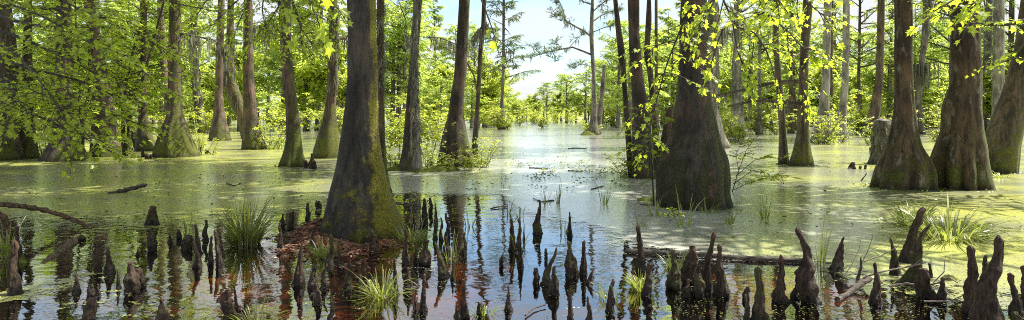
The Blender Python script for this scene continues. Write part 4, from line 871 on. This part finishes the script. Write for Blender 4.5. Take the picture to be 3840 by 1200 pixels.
KN = [
 (55,1105,40,902,72,'p','tall knobbly knee with a rounded cap, largest at the far left edge of the shallows'),
 (72,985,78,842,34,'p','upright knee with a waist, directly behind the tall knobbly knee at the far left'),
 (306,905,305,882,27,'d','small reddish dome of a knee beside the end of the leaning dead branch'),
 (368,1022,365,951,29,'f','short knee with a pale cap left of a taller pointed knee'),
 (410,1024,404,925,50,'c','pointed knee with a wide foot right of the short pale-capped knee'),
 (287,1095,279,1030,34,'p','small peg-like knee with a red tip standing alone left of three low ones'),
 (340,1118,338,1065,30,'d','low rounded knee behind the blunt knee at the bottom edge'),
 (370,1110,368,1063,18,'p','tiny red-tipped knee right of the low rounded knee'),
 (327,1225,335,1116,62,'d','blunt thick knee at the bottom edge below the low rounded knee'),
 (445,1078,440,1010,20,'p','slim post-like knee left of the fat beaked knee'),
 (498,1094,483,980,74,'f','fat knee with a narrow beak-like top and sloping shoulders'),
 (536,1076,516,1003,36,'d','rounded knee leaning against the fat beaked knee on its right'),
 (572,843,570,771,60,'k','broad blunt stump-like knee standing alone in the grey water'),
 (570,937,566,852,38,'f','bottle-shaped knee below the broad blunt stump-like knee'),
 (640,911,635,871,22,'c','little pointed knee right of the bottle-shaped knee'),
 (671,894,671,864,21,'d','little round red knee beside the little pointed one'),
 (516,958,515,927,19,'c','tiny cone of a knee left of the bottle-shaped knee'),
 (746,950,735,839,34,'p','thin upright knee behind the pair left of the big grass tuft'),
 (742,1002,731,900,40,'c','tapering knee with a slanted tip in front of the thin upright one'),
 (772,902,771,823,30,'p','crooked dark knee behind the twin knees left of the big grass tuft'),
 (790,992,791,886,29,'p','left one of the twin tall knees before the big grass tuft'),
 (824,992,802,862,36,'p','right and taller one of the twin knees before the big grass tuft'),
 (829,938,825,864,17,'p','narrow knee squeezed between the twin knees and the big grass tuft'),
 (700,930,709,882,42,'d','squat lumpy knee left of the thin upright one'),
 (606,1226,605,1116,56,'f','thick knee with a small red head at the bottom edge under the twin knees'),
 (852,1220,866,1082,52,'d','large black rounded knee at the bottom edge with a slim spike behind it'),
 (889,1165,882,1067,22,'p','slim spike of a knee right behind the large black rounded knee'),
 (920,1205,918,1121,26,'c','narrow dark knee among the grass at the bottom edge'),
 (894,1215,895,1149,32,'d','small brown knee in front of the large black rounded knee'),
 (1049,937,1041,836,27,'p','lone straight knee at the left end of the red leaf litter'),
 (1153,822,1155,760,22,'k','knobbed knee behind the litter, left of the huge trunk'),
 (1194,783,1195,752,25,'d','small dark dome of a knee in the grey water close to the huge trunk'),
 (1057,852,1060,802,26,'f','lumpy little knee at the back of the knee cluster right of the big grass tuft'),
 (1088,868,1098,792,30,'k','gnarled knee leaning right in the cluster at the end of the litter'),
 (1192,834,1191,811,15,'c','tiny knee against the left root of the huge trunk'),
 (1172,932,1177,847,34,'c','mossy knee behind the grass, just left of the huge trunk'),
 (1118,1067,1130,912,60,'c','tall black knee leaning right with a wide foot, left of the front grass tuft'),
 (1236,992,1235,882,37,'p','stout blunt knee in front of the left side of the huge trunk'),
 (1275,1000,1267,910,27,'p','straight cylinder-like knee right of the stout blunt knee'),
 (1174,1077,1187,969,43,'c','black knee leaning right behind a smaller cone near the bottom'),
 (1214,1082,1226,987,36,'c','black knee leaning right, beside the straight cylinder-like knee'),
 (1196,1142,1192,1056,40,'c','smooth black cone of a knee in front of two leaning knees'),
 (1304,1077,1318,966,42,'c','tall black cone of a knee on the red bottom left of the grassy tussock'),
 (1345,1064,1353,995,30,'c','short knee leaning right beside the tall black cone'),
 (1367,1047,1367,969,15,'p','thin stick-like knee touching the short leaning one'),
 (1236,1222,1240,1109,34,'p','post-like knee cut by the bottom edge on the red bottom'),
 (1404,947,1394,861,36,'k','two-lobed knee on the litter right in front of the huge trunk'),
 (1008,1216,1008,1174,18,'d','little knee hidden in grass at the bottom edge'),
 (1484,868,1478,799,30,'p','knee growing against the right root of the huge trunk'),
 (1523,992,1520,857,37,'p','tall straight knee right of the huge trunk with a tuft around it'),
 (1558,982,1567,919,25,'c','short pointed knee right of the tall straight knee with a tuft'),
 (1592,992,1604,897,47,'f','plump knee with a narrow neck leaning right'),
 (1664,1037,1628,912,56,'c','thick black knee leaning strongly left over its reflection'),
 (1650,942,1651,907,18,'c','small knee peeping out behind the strongly leaning one'),
 (1674,967,1672,882,33,'f','bulb-footed knee right behind the strongly leaning one'),
 (1634,840,1633,761,21,'c','slender pointed knee at the back of the cluster right of the huge trunk'),
 (1655,902,1655,812,22,'p','slim knee in front of the slender pointed one'),
 (1677,892,1671,799,27,'p','tall knee at the right end of the cluster behind the strongly leaning one'),
 (1632,897,1633,819,23,'p','slim black knee in the middle of the cluster right of the huge trunk'),
 (1705,962,1704,869,28,'p','blunt straight knee within the reflection of the broad-footed trunk'),
 (1740,952,1743,872,24,'p','dark knee partly lost in the reflection right of the blunt straight one'),
 (1696,1047,1697,975,18,'c','small narrow knee right of the strongly leaning one'),
 (1482,1102,1480,964,31,'p','tall dark post-like knee right beside the grassy tussock'),
 (1528,1092,1532,999,34,'f','hooked black knee right of the tall post beside the tussock'),
 (1588,1165,1592,1024,37,'p','tall pillar-like knee near the bottom with dead twigs across it'),
 (1556,1154,1558,1092,20,'c','little spiky knee left of the pillar-like one'),
 (1742,1190,1744,1041,42,'c','tall sharp knee near the bottom standing in reflected sky'),
 (1718,1225,1711,1134,28,'f','knee with a round head at the bottom edge left of the tall sharp one'),
 (1880,1000,1882,961,17,'d','short black peg of a knee alone in reflected sky'),
 (1907,1165,1905,1067,33,'c','lone dark cone near the bottom in the middle of the reflected sky'),
 (1925,938,1916,817,38,'p','wavy knee with a bent neck, first of the pair at the middle'),
 (1800,1182,1800,1130,34,'k','squat lumpy knee with grass around it at the bottom middle'),
 (1825,1225,1825,1181,24,'d','small round knee tip at the very bottom of the middle'),
 (1592,840,1590,744,28,'k','rough knee among the leaves of the small plant right of the huge trunk'),
 (1615,802,1613,740,20,'k','short rough knee behind the small leafy plant right of the huge trunk'),
 (1577,862,1577,809,19,'c','small cone between the huge trunk and the slim knees'),
 (1552,862,1550,806,20,'c','small dark cone nearest to the right flank of the huge trunk'),
 (1538,872,1537,836,20,'d','low rounded knee by the grass at the right root of the huge trunk'),
 (1945,947,1947,821,30,'p','straight neighbour of the wavy knee, second of the pair at the middle'),
 (1965,902,1965,838,11,'c','needle-thin knee right behind the pair at the middle'),
 (1952,1002,1951,884,29,'c','knee with a side lump in front of the pair at the middle'),
 (2017,877,2024,749,43,'c','tall sharp knee farthest out in the silvery water'),
 (2137,885,2135,792,26,'c','pointed knee standing alone right of the tall sharp one in silvery water'),
 (2047,972,2047,933,14,'d','stubby little knee in the middle of the silvery water'),
 (2048,1067,2087,925,45,'c','long knee leaning far to the right behind a broad black cone'),
 (2075,1102,2080,994,72,'c','broad black cone with a small nipple tip in the silvery water'),
 (2145,1034,2132,907,60,'f','pear-shaped knee with a thick neck bent left'),
 (2187,1027,2192,903,37,'p','tall knee right of the pear-shaped one'),
 (2009,1062,2010,1003,28,'d','low blunt knee left of the broad black cone'),
 (2208,1064,2222,1013,38,'c','small hooked knee right of the pear-shaped one'),
 (2140,1222,2135,1077,37,'p','smooth post-like knee cut by the bottom edge under the pear-shaped one'),
 (2210,1225,2204,1112,40,'c','dark knee cut by the bottom edge right of the smooth post'),
 (2283,1167,2290,1066,38,'p','knee leaning right with grass on its side, between the silvery water and the log'),
 (2296,1130,2298,1049,20,'d','narrow knee top right behind the grass-sided leaning knee'),
 (2405,1012,2394,844,46,'p','tall black pole-like knee at the left end of the floating log'),
 (2422,1107,2446,984,44,'k','gnarled black knee with a hooked head in front of the log end'),
 (2526,1082,2522,937,60,'f','bottle-shaped knee in front of the log, left of the reddish group'),
 (2585,1062,2597,925,60,'d','broad reddish knee with a rounded mossy top in front of the log'),
 (2645,1082,2668,865,58,'p','tallest reddish knee with a knobby spire leaning right before the log'),
 (2706,1107,2688,909,76,'c','big tall knee with a knob on top, right of the tallest reddish one'),
 (2620,1110,2615,1022,52,'d','short mossy knee in the front of the reddish group'),
 (2578,1110,2582,1047,36,'f','smallest dark knee at the front left of the reddish group'),
 (2636,1082,2631,1004,24,'p','narrow brown knee squeezed behind the short mossy one'),
 (2842,1200,2835,992,74,'p','stout tall knee with a lumpy crown near the bottom right of the reddish group'),
 (2795,1122,2801,1075,30,'d','small black knee at the left of the stout lumpy-crowned knee'),
 (2802,1205,2800,1106,32,'p','black side knee hugging the foot of the stout lumpy-crowned knee'),
 (2872,1225,2871,1174,34,'d','pale blunt knee top at the bottom edge right of the stout one'),
 (2928,1132,2926,952,74,'c','straight sided tall cone left of the crooked giant knee'),
 (2980,1117,2993,1031,44,'p','small smooth knee squeezed between the tall cone and the crooked giant'),
 (3045,1132,2999,857,86,'f','crooked giant knee with a long thin neck leaning left'),
 (3135,1017,3180,892,64,'c','dark knee slanting right with thin grass beside it'),
 (3285,1137,3293,987,62,'c','knee with a square top among dead twigs on the right'),
 (3360,1032,3345,892,56,'c','dark pointed knee behind the dead twigs, left of two long leaning knees'),
 (3400,985,3474,779,76,'p','long brown knee leaning right in front of the drooping sedge, rear one of two'),
 (3405,1067,3466,829,84,'c','long bumpy knee leaning right before the sedge, front one of two'),
 (3470,1112,3448,999,88,'k','low wide reddish knee covered in bumps at the foot of the leaning ones'),
 (3490,1042,3486,987,22,'p','little knee top behind the low bumpy reddish knee'),
 (3530,1132,3535,1036,60,'c','rounded dark knee right of the low bumpy reddish knee'),
 (3645,1170,3625,916,92,'p','massive brown knee with a nodding head left of the giant cone'),
 (3692,1052,3700,954,32,'k','pale knobbed knee behind the giant cone'),
 (3712,1262,3757,884,168,'c','giant grey mossy cone of a knee at the lower right corner'),
 (3812,1175,3793,1024,62,'p','reddish knee right beside the giant cone'),
 (3845,1155,3830,993,64,'p','brown knee cut by the right edge behind the reddish one'),
 (3808,1230,3808,1167,36,'d','small pale knee top at the bottom right corner'),
 (536,590,536,555,24,'p','small brown knee standing highest in the row left of the mossy cypress foot'),
 (552,596,552,574,17,'d','squat knee in the row left of the mossy cypress foot'),
 (565,595,565,578,13,'d','tiny round knee in the row left of the mossy cypress foot'),
 (585,594,584,574,13,'p','small knee touching the left edge of the mossy cypress foot'),
 (659,591,659,562,15,'p','peg-like knee in front of the mossy cypress foot, left one of three'),
 (700,588,699,560,17,'p','peg-like knee in front of the mossy cypress foot, middle one of three'),
 (726,587,726,568,13,'p','smallest peg-like knee at the right end of the mossy cypress foot'),
 (780,578,774,563,22,'d','low stubby knee lying alone right of the mossy cypress'),
 (1149,629,1148,601,19,'d','low dark knee touching the right foot of the ribbed cypress'),
 (1174,633,1172,574,32,'f','pointed knee with a swollen foot standing right of the ribbed cypress'),
 (3192,634,3200,607,34,'k','jagged group of dark knees in the duckweed left of the rounded reddish cypress'),
 (3226,635,3226,621,12,'d','first tiny knee right of the jagged dark group'),
 (3244,635,3244,618,12,'d','second tiny knee, beside the rounded reddish cypress'),
 (1512,622,1508,575,16,'c','dark spiky knee on the small island behind the huge trunk'),
 (1484,628,1482,580,18,'c','spiky knee next to the huge trunk on the small island'),
]
for i, kk_ in enumerate(KN): knee(i, *kk_)

# ------------------------------------------------------------------ grasses
def tuft(px, yb, hpx, wpx, n, label, seed, mat='grass', droop=.5, wd=.007, name='grass_tuft', cat='grass tuft', lean=0.0, group=None):
    g = G(px, yb); Y = g[1]; H = hpx/FPX*Y; W = wpx/FPX*Y; r = np.random.default_rng(seed); b = MB()
    for i_b in range(int(n*1.35)):
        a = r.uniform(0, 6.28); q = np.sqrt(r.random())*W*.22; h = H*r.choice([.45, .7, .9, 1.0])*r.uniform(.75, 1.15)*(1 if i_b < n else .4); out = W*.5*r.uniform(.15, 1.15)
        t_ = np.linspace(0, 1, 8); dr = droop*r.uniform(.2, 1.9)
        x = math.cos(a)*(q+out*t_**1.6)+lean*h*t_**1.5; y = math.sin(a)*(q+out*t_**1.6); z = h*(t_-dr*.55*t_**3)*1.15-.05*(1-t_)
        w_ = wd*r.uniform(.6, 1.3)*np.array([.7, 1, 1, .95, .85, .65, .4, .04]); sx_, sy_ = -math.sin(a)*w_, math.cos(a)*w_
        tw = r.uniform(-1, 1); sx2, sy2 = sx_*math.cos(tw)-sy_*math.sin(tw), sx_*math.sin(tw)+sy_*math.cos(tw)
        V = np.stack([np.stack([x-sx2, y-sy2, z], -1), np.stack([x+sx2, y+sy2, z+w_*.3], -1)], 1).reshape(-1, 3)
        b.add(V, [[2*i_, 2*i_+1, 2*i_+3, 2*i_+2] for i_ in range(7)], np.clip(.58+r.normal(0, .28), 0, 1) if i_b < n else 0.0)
    o = b.build(name, M[mat], None, False, g); return tag(o, label, cat, group)
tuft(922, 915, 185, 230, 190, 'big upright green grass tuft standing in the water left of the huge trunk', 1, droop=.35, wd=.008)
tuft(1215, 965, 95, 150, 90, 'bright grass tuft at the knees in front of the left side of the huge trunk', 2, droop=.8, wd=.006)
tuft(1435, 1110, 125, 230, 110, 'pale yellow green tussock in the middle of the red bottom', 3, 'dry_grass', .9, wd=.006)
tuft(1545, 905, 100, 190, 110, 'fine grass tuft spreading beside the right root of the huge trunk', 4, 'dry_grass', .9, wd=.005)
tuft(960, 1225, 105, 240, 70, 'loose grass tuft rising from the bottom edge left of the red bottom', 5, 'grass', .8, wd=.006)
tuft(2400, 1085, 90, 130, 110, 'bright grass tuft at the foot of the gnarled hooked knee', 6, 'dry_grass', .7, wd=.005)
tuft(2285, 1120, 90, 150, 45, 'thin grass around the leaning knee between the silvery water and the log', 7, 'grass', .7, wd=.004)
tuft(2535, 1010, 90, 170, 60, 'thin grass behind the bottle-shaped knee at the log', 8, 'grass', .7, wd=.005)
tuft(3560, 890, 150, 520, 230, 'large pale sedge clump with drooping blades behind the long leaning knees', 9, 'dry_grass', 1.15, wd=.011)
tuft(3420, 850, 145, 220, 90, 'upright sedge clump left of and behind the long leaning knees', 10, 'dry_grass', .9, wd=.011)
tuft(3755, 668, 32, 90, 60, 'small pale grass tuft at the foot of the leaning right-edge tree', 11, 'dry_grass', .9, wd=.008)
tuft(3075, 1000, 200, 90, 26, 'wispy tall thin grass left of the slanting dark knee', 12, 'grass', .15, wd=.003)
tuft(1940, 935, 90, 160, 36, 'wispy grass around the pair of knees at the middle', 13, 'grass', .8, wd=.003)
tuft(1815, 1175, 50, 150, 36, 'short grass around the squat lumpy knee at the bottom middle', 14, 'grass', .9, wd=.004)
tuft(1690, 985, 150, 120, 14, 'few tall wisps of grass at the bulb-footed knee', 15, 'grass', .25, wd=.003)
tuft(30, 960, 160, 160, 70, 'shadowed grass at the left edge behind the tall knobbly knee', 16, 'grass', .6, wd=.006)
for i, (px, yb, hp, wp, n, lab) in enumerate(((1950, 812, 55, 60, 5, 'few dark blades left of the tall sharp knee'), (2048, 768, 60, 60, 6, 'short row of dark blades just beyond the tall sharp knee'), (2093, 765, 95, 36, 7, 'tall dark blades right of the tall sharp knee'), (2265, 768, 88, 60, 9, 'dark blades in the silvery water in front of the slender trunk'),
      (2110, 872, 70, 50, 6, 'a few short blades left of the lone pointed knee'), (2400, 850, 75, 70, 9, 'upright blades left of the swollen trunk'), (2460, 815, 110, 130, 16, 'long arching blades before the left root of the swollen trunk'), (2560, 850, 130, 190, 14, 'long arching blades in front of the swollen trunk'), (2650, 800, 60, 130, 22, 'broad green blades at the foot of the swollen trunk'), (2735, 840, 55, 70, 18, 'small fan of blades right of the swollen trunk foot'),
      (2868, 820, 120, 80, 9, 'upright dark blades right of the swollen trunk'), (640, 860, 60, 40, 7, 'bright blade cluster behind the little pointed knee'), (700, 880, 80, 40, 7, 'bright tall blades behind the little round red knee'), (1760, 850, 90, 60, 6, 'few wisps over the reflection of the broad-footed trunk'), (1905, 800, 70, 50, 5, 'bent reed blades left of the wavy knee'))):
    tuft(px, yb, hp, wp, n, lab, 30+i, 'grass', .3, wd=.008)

# ------------------------------------------------------------------ fallen wood
def wood(path, r0, r1, mat, label, name='fallen_branch', cat='branch', n=10, extra=(), seed=0, rough=.12):
    pts = np.array(path, float); o = pts[0].copy(); pts = pts-o; r = np.random.default_rng(seed)
    tt = np.linspace(0, len(pts)-1, 6*(len(pts)-1)+1); q = np.stack([np.interp(tt, np.arange(len(pts)), pts[:, i]) for i in range(3)], -1)
    if len(pts) > 2: q[1:-1] = (q[:-2]+q[1:-1]*2+q[2:])/4
    rad = np.linspace(r0, r1, len(q)); q[1:-1] += r.normal(0, 1, q[1:-1].shape)*rad[1:-1, None]*.12; rad = rad*(1+r.normal(0, rough, len(q)))
    b = MB(); b.tube(q, rad, n)
    for e in extra:
        ep = np.array(e[0], float)-o; b.tube(ep, np.linspace(e[1], e[1]*.35, len(ep)), 6)
    ob = b.build(name, M[mat], None, True, o); return tag(ob, label, cat)
def gz(px, py, z=0.0):
    g = G(px, py); g[2] = z; return g
Yl = 8.6
wood([P(-130, 765, 9.4), P(0, 766, 9.3), P(90, 774, 9.6), P(160, 786, 9.9), P(230, 805, 10), P(300, 835, 10.1), P(350, 853, 10.1)], .040, .030, 'log_brown', 'long brown dead branch slanting down into the water at the left edge', seed=1)
wood([gz(285, 905, .01), gz(225, 945, .0), gz(160, 985, -.03), gz(90, 1030, -.08)], .045, .04, 'log_brown', 'sunken dark log just under the surface below the slanting dead branch', 'sunken_log', 'log', seed=2)
wood([P(-40, 792, 8.4), P(5, 808, 8.5), P(25, 835, 8.6), P(25, 890, 8.7)], .045, .04, 'log_brown', 'bent dark branch end dipping into the water at the left edge', seed=3)
wood([gz(407, 727, -.02), P(470, 712, 14.4), P(520, 700, 14.5), P(549, 693, 14.5)], .05, .04, 'log', 'short dark log tilted out of the duckweed on the left', 'fallen_log', 'log', seed=4)
wood([gz(2350, 948, .015), gz(2480, 955, .02), gz(2650, 965, .02), gz(2820, 978, .02), gz(3010, 985, .015)], .040, .034, 'log', 'long dark log floating behind the reddish group of knees', 'floating_log', 'log', n=14, seed=5)
wood([gz(3140, 1132, .02), P(3190, 1095, 6.4), P(3230, 1065, 6.5), P(3262, 1045, 6.6)], .024, .027, 'log', 'broken dead branch propped against the square-topped knee', seed=6, extra=[([gz(3170, 1090, .04), P(3200, 1078, 6.6), P(3240, 1045, 6.7)], .028), ([P(3215, 1050, 6.6), P(3230, 1000, 6.6), P(3228, 965, 6.6)], .018)])
wood([P(3180, 1085, 6.7), P(3240, 1040, 6.7), P(3300, 1020, 6.6), P(3380, 1005, 6.6), P(3470, 985, 6.6)], .011, .006, 'pale_twig', 'pale dead twigs arching among the knees on the right', 'dead_twigs', 'twigs', 6, seed=7,
     extra=[([P(3240, 980, 6.7), P(3300, 960, 6.7), P(3360, 930, 6.7), P(3400, 880, 6.7)], .007), ([P(3210, 1060, 6.6), P(3225, 1000, 6.6), P(3255, 940, 6.7), P(3275, 880, 6.7)], .008), ([P(3160, 1040, 6.6), P(3190, 1000, 6.6), P(3220, 940, 6.7), P(3230, 890, 6.7)], .006), ([P(3380, 1005, 6.6), P(3420, 1000, 6.6), P(3480, 950, 6.5)], .006), ([P(3170, 950, 6.8), P(3230, 960, 6.8), P(3290, 925, 6.8)], .005)])
wood([gz(3335, 1085, .03), P(3400, 1062, 6.4), P(3460, 1075, 6.3), P(3520, 1060, 6.2), P(3560, 1040, 6.1), P(3590, 1060, 6.0)], .012, .006, 'pale_twig', 'pale dead branch lying across the feet of the long leaning knees', 'dead_twigs', 'twigs', 6, seed=8,
     extra=[([P(3500, 1060, 6.2), P(3540, 1020, 6.2), P(3545, 960, 6.2)], .007), ([P(3420, 1065, 6.4), P(3470, 1095, 6.3), P(3520, 1080, 6.2)], .007)])
wood([gz(3465, 1138, .02), P(3560, 1130, 6.0), P(3640, 1095, 5.8), P(3665, 1080, 5.7), P(3670, 1100, 5.6)], .006, .003, 'pale_twig', 'pale bent twig in front of the massive brown knee', 'dead_twigs', 'twigs', 6, seed=9)
wood([gz(1455, 1050, .03), P(1500, 1085, 6.8), P(1545, 1120, 6.5), P(1600, 1160, 6.2)], .007, .004, 'pale_twig', 'thin dead twig crossing in front of the pillar-like knee', 'dead_twigs', 'twigs', 5, seed=10, extra=[([P(1480, 1070, 6.9), P(1510, 1120, 6.6), P(1510, 1180, 6.4)], .006), ([P(1560, 1210, 6.0), P(1590, 1160, 6.0), P(1620, 1130, 6.1)], .005)])
for i, (a, c_, e, lab) in enumerate((((2078, 842-88), (2030, 760), (2000, 748), 'dark forked stick beside the tall sharp knee'), ((2218, 712), (2250, 704), (2265, 700), 'dark stick lying in the silvery water in front of the slender curving trunk'), ((1985, 631), (2020, 633), (2055, 634), 'thin floating stick in the middle of the open water'), ((2130, 642), (2160, 643), (2180, 645), 'short floating stick right of the thin one in the open water'),
      ((1840, 785), (1870, 780), (1905, 778), 'black stick floating at the edge of the reflected sky'), ((1970, 1190), (2000, 1165), (2045, 1152), 'dark branch floating at the bottom between the dark cones'), ((2130, 558), (2170, 557), (2200, 559), 'dark log far out beside the slender curving trunk'), ((1485, 762), (1530, 766), (1580, 772), 'black stick pointing right from the huge trunk'), ((3140, 592), (3133, 604), (3128, 618), 'forked dead twig standing in the duckweed on the right'), ((850, 690), (880, 700), (905, 688), 'small dead twig in the duckweed on the left'), ((2400, 770), (2440, 773), (2480, 776), 'dark stick under moss at the left root of the swollen trunk'), ((3230, 680), (3240, 665), (3250, 650), 'pale stick poking up in front of the rounded reddish cypress'))):
    Yd = G(*a)[1]; up_ = i in (8, 11)
    wood([gz(*a, .015), P(*c_, Yd) if up_ else gz(*c_, .02), P(*e, Yd) if up_ else gz(*e, .02)], .011*Yd/12+.003, .006*Yd/12+.002, 'log', lab, 'floating_stick', 'stick', 6, seed=20+i)

# ------------------------------------------------------------------ leaf litter, moss, floating weeds
b = MB(); N = 3300
x = MAIN[0]+RNG.normal(-.1, 1.0, N); y = MAIN[1]+RNG.normal(-.7, .85, N); 
x2 = RNG.normal(-2.75, .38, 1500); y2 = RNG.normal(9.6, .6, 1500); x = np.concatenate([x, x2]); y = np.concatenate([y, y2])
z = bed_z(x, y); kp = (z > -.10); x, y, z = x[kp], y[kp], z[kp]
th = RNG.uniform(0, 6.28, len(x))
b.leaves(np.stack([x, y, np.maximum(z, .004)+RNG.uniform(.002, .02, len(x))], -1), np.stack([np.cos(th), np.sin(th), RNG.normal(0, .2, len(x))], -1), np.stack([RNG.normal(0, .25, len(x)), RNG.normal(0, .25, len(x)), np.ones(len(x))], -1), RNG.uniform(.02, .085, len(x))*RNG.choice([.6, 1, 1.1], len(x)), OVAL, .2)
tag(b.build('leaf_litter', M['litter'], smooth=False), 'red brown fallen leaves heaped around the huge trunk', 'leaf litter', kind='stuff')
b = MB(); N = 2600
ring = [(k_, o_) for k_, o_ in TREES.items() if o_.location.y < 36]
px = RNG.uniform(1880, 2480, N); py = RNG.normal(640, 30, N); 
px = np.concatenate([px, RNG.uniform(1250, 1900, 500), RNG.uniform(100, 1200, 900), RNG.uniform(2750, 3840, 500)]); py = np.concatenate([py, RNG.normal(720, 30, 500), RNG.uniform(600, 860, 900), RNG.uniform(620, 900, 500)])
cl = np.array([noise.noise(Vector((a/60, c_/14, 1.2))) for a, c_ in zip(px, py)]); kp = cl > .05; px, py = px[kp], np.maximum(py[kp], 560)
Yd = CAM_H*FPX/(py-HOR); th = RNG.uniform(0, 6.28, len(px)); up = np.stack([RNG.normal(0, .5, len(px)), RNG.normal(0, .5, len(px)), np.ones(len(px))], -1)
b.leaves(np.stack([(px-1920)/FPX*Yd, Yd, RNG.uniform(.01, .07, len(px))], -1), np.stack([np.cos(th), np.sin(th), RNG.normal(.2, .3, len(px))], -1), up, RNG.uniform(.04, .09, len(px)), OVAL, .2)
for k_, o_ in ring:          # scum and leaves caught around the stems
    tv = [c_ for c_ in o_.children if c_.name.startswith('trunk')][0].data.vertices
    rad_ = max(math.hypot(v_.co.x, v_.co.y) for v_ in tv if -.05 < v_.co.z < .25)
    n_ = int(130*rad_+30); a_ = RNG.uniform(0, 6.28, n_); q_ = rad_*(.92+np.abs(RNG.normal(0, .18, n_)))
    b.leaves(np.stack([o_.location.x+np.cos(a_)*q_, o_.location.y+np.sin(a_)*q_, RNG.uniform(.008, .03, n_)], -1), np.stack([np.cos(a_*7), np.sin(a_*7), RNG.normal(.1, .2, n_)], -1), np.stack([RNG.normal(0, .4, n_), RNG.normal(0, .4, n_), np.ones(n_)], -1), RNG.uniform(.03, .09, n_), OVAL, .2, RNG.uniform(0, .6, n_))
tag(b.build('floating_weeds', M['weed'], smooth=False), 'small leafy water weeds sprinkled over the open water', 'water weeds', kind='stuff')
def mound(px, yb, wpx, h, label, seed, dpx=.6):
    g = G(px, yb); W = wpx/2/FPX*g[1]; r = np.random.default_rng(seed); n, m = 28, 9; V = [(0, 0, h)]
    for i in range(1, m):
        q = i/(m-1)
        for j in range(n):
            a = j/n*6.283; rr = q*(1+.3*noise.noise(Vector((math.cos(a)*1.5, math.sin(a)*1.5, seed*3.3))))
            V.append((math.cos(a)*rr*W, math.sin(a)*rr*W*dpx, h*(1-q**2)*(1+.5*noise.noise(Vector((math.cos(a)*rr*4, math.sin(a)*rr*4, seed))))-.06*q**4))
    b = MB(); b.add(V, [[0, 1+j, 1+(j+1) % n] for j in range(n)])
    b.f.append(np.array([[1+i*n+j, 1+(i+1)*n+j, 1+(i+1)*n+(j+1) % n, 1+i*n+(j+1) % n] for i in range(m-2) for j in range(n)])); b.t.append(np.full((m-2)*n, .5))
    ob = b.build('moss_mound', M['moss_mound'], None, True, g); return tag(ob, label, 'moss')
mound(2440, 752, 150, .07, 'green moss cushion spreading left from the swollen trunk', 1)
mound(1660, 640, 170, .16, 'mossy root mound at the foot of the broad-footed trunk', 2)
mound(1770, 612, 150, .16, 'mossy root mound under the thin dark stem at the open water', 3)
mound(1500, 640, 130, .16, 'mossy root mound of the small island next to the huge trunk', 4)
mound(1580, 645, 130, .12, 'mossy root mound under the pale shaggy stem', 5)
mound(2205, 507, 70, .25, 'grassy root mound at the foot of the lone grey tree', 6)
mound(380, 598, 260, .10, 'mossy rim around the feet of the left bank trunks', 7)
mound(3560, 1050, 90, .05, 'small bright moss patch behind the massive brown knee', 8)
mound(75, 985, 60, .10, 'mossy foot of the waisted knee at the far left', 9)
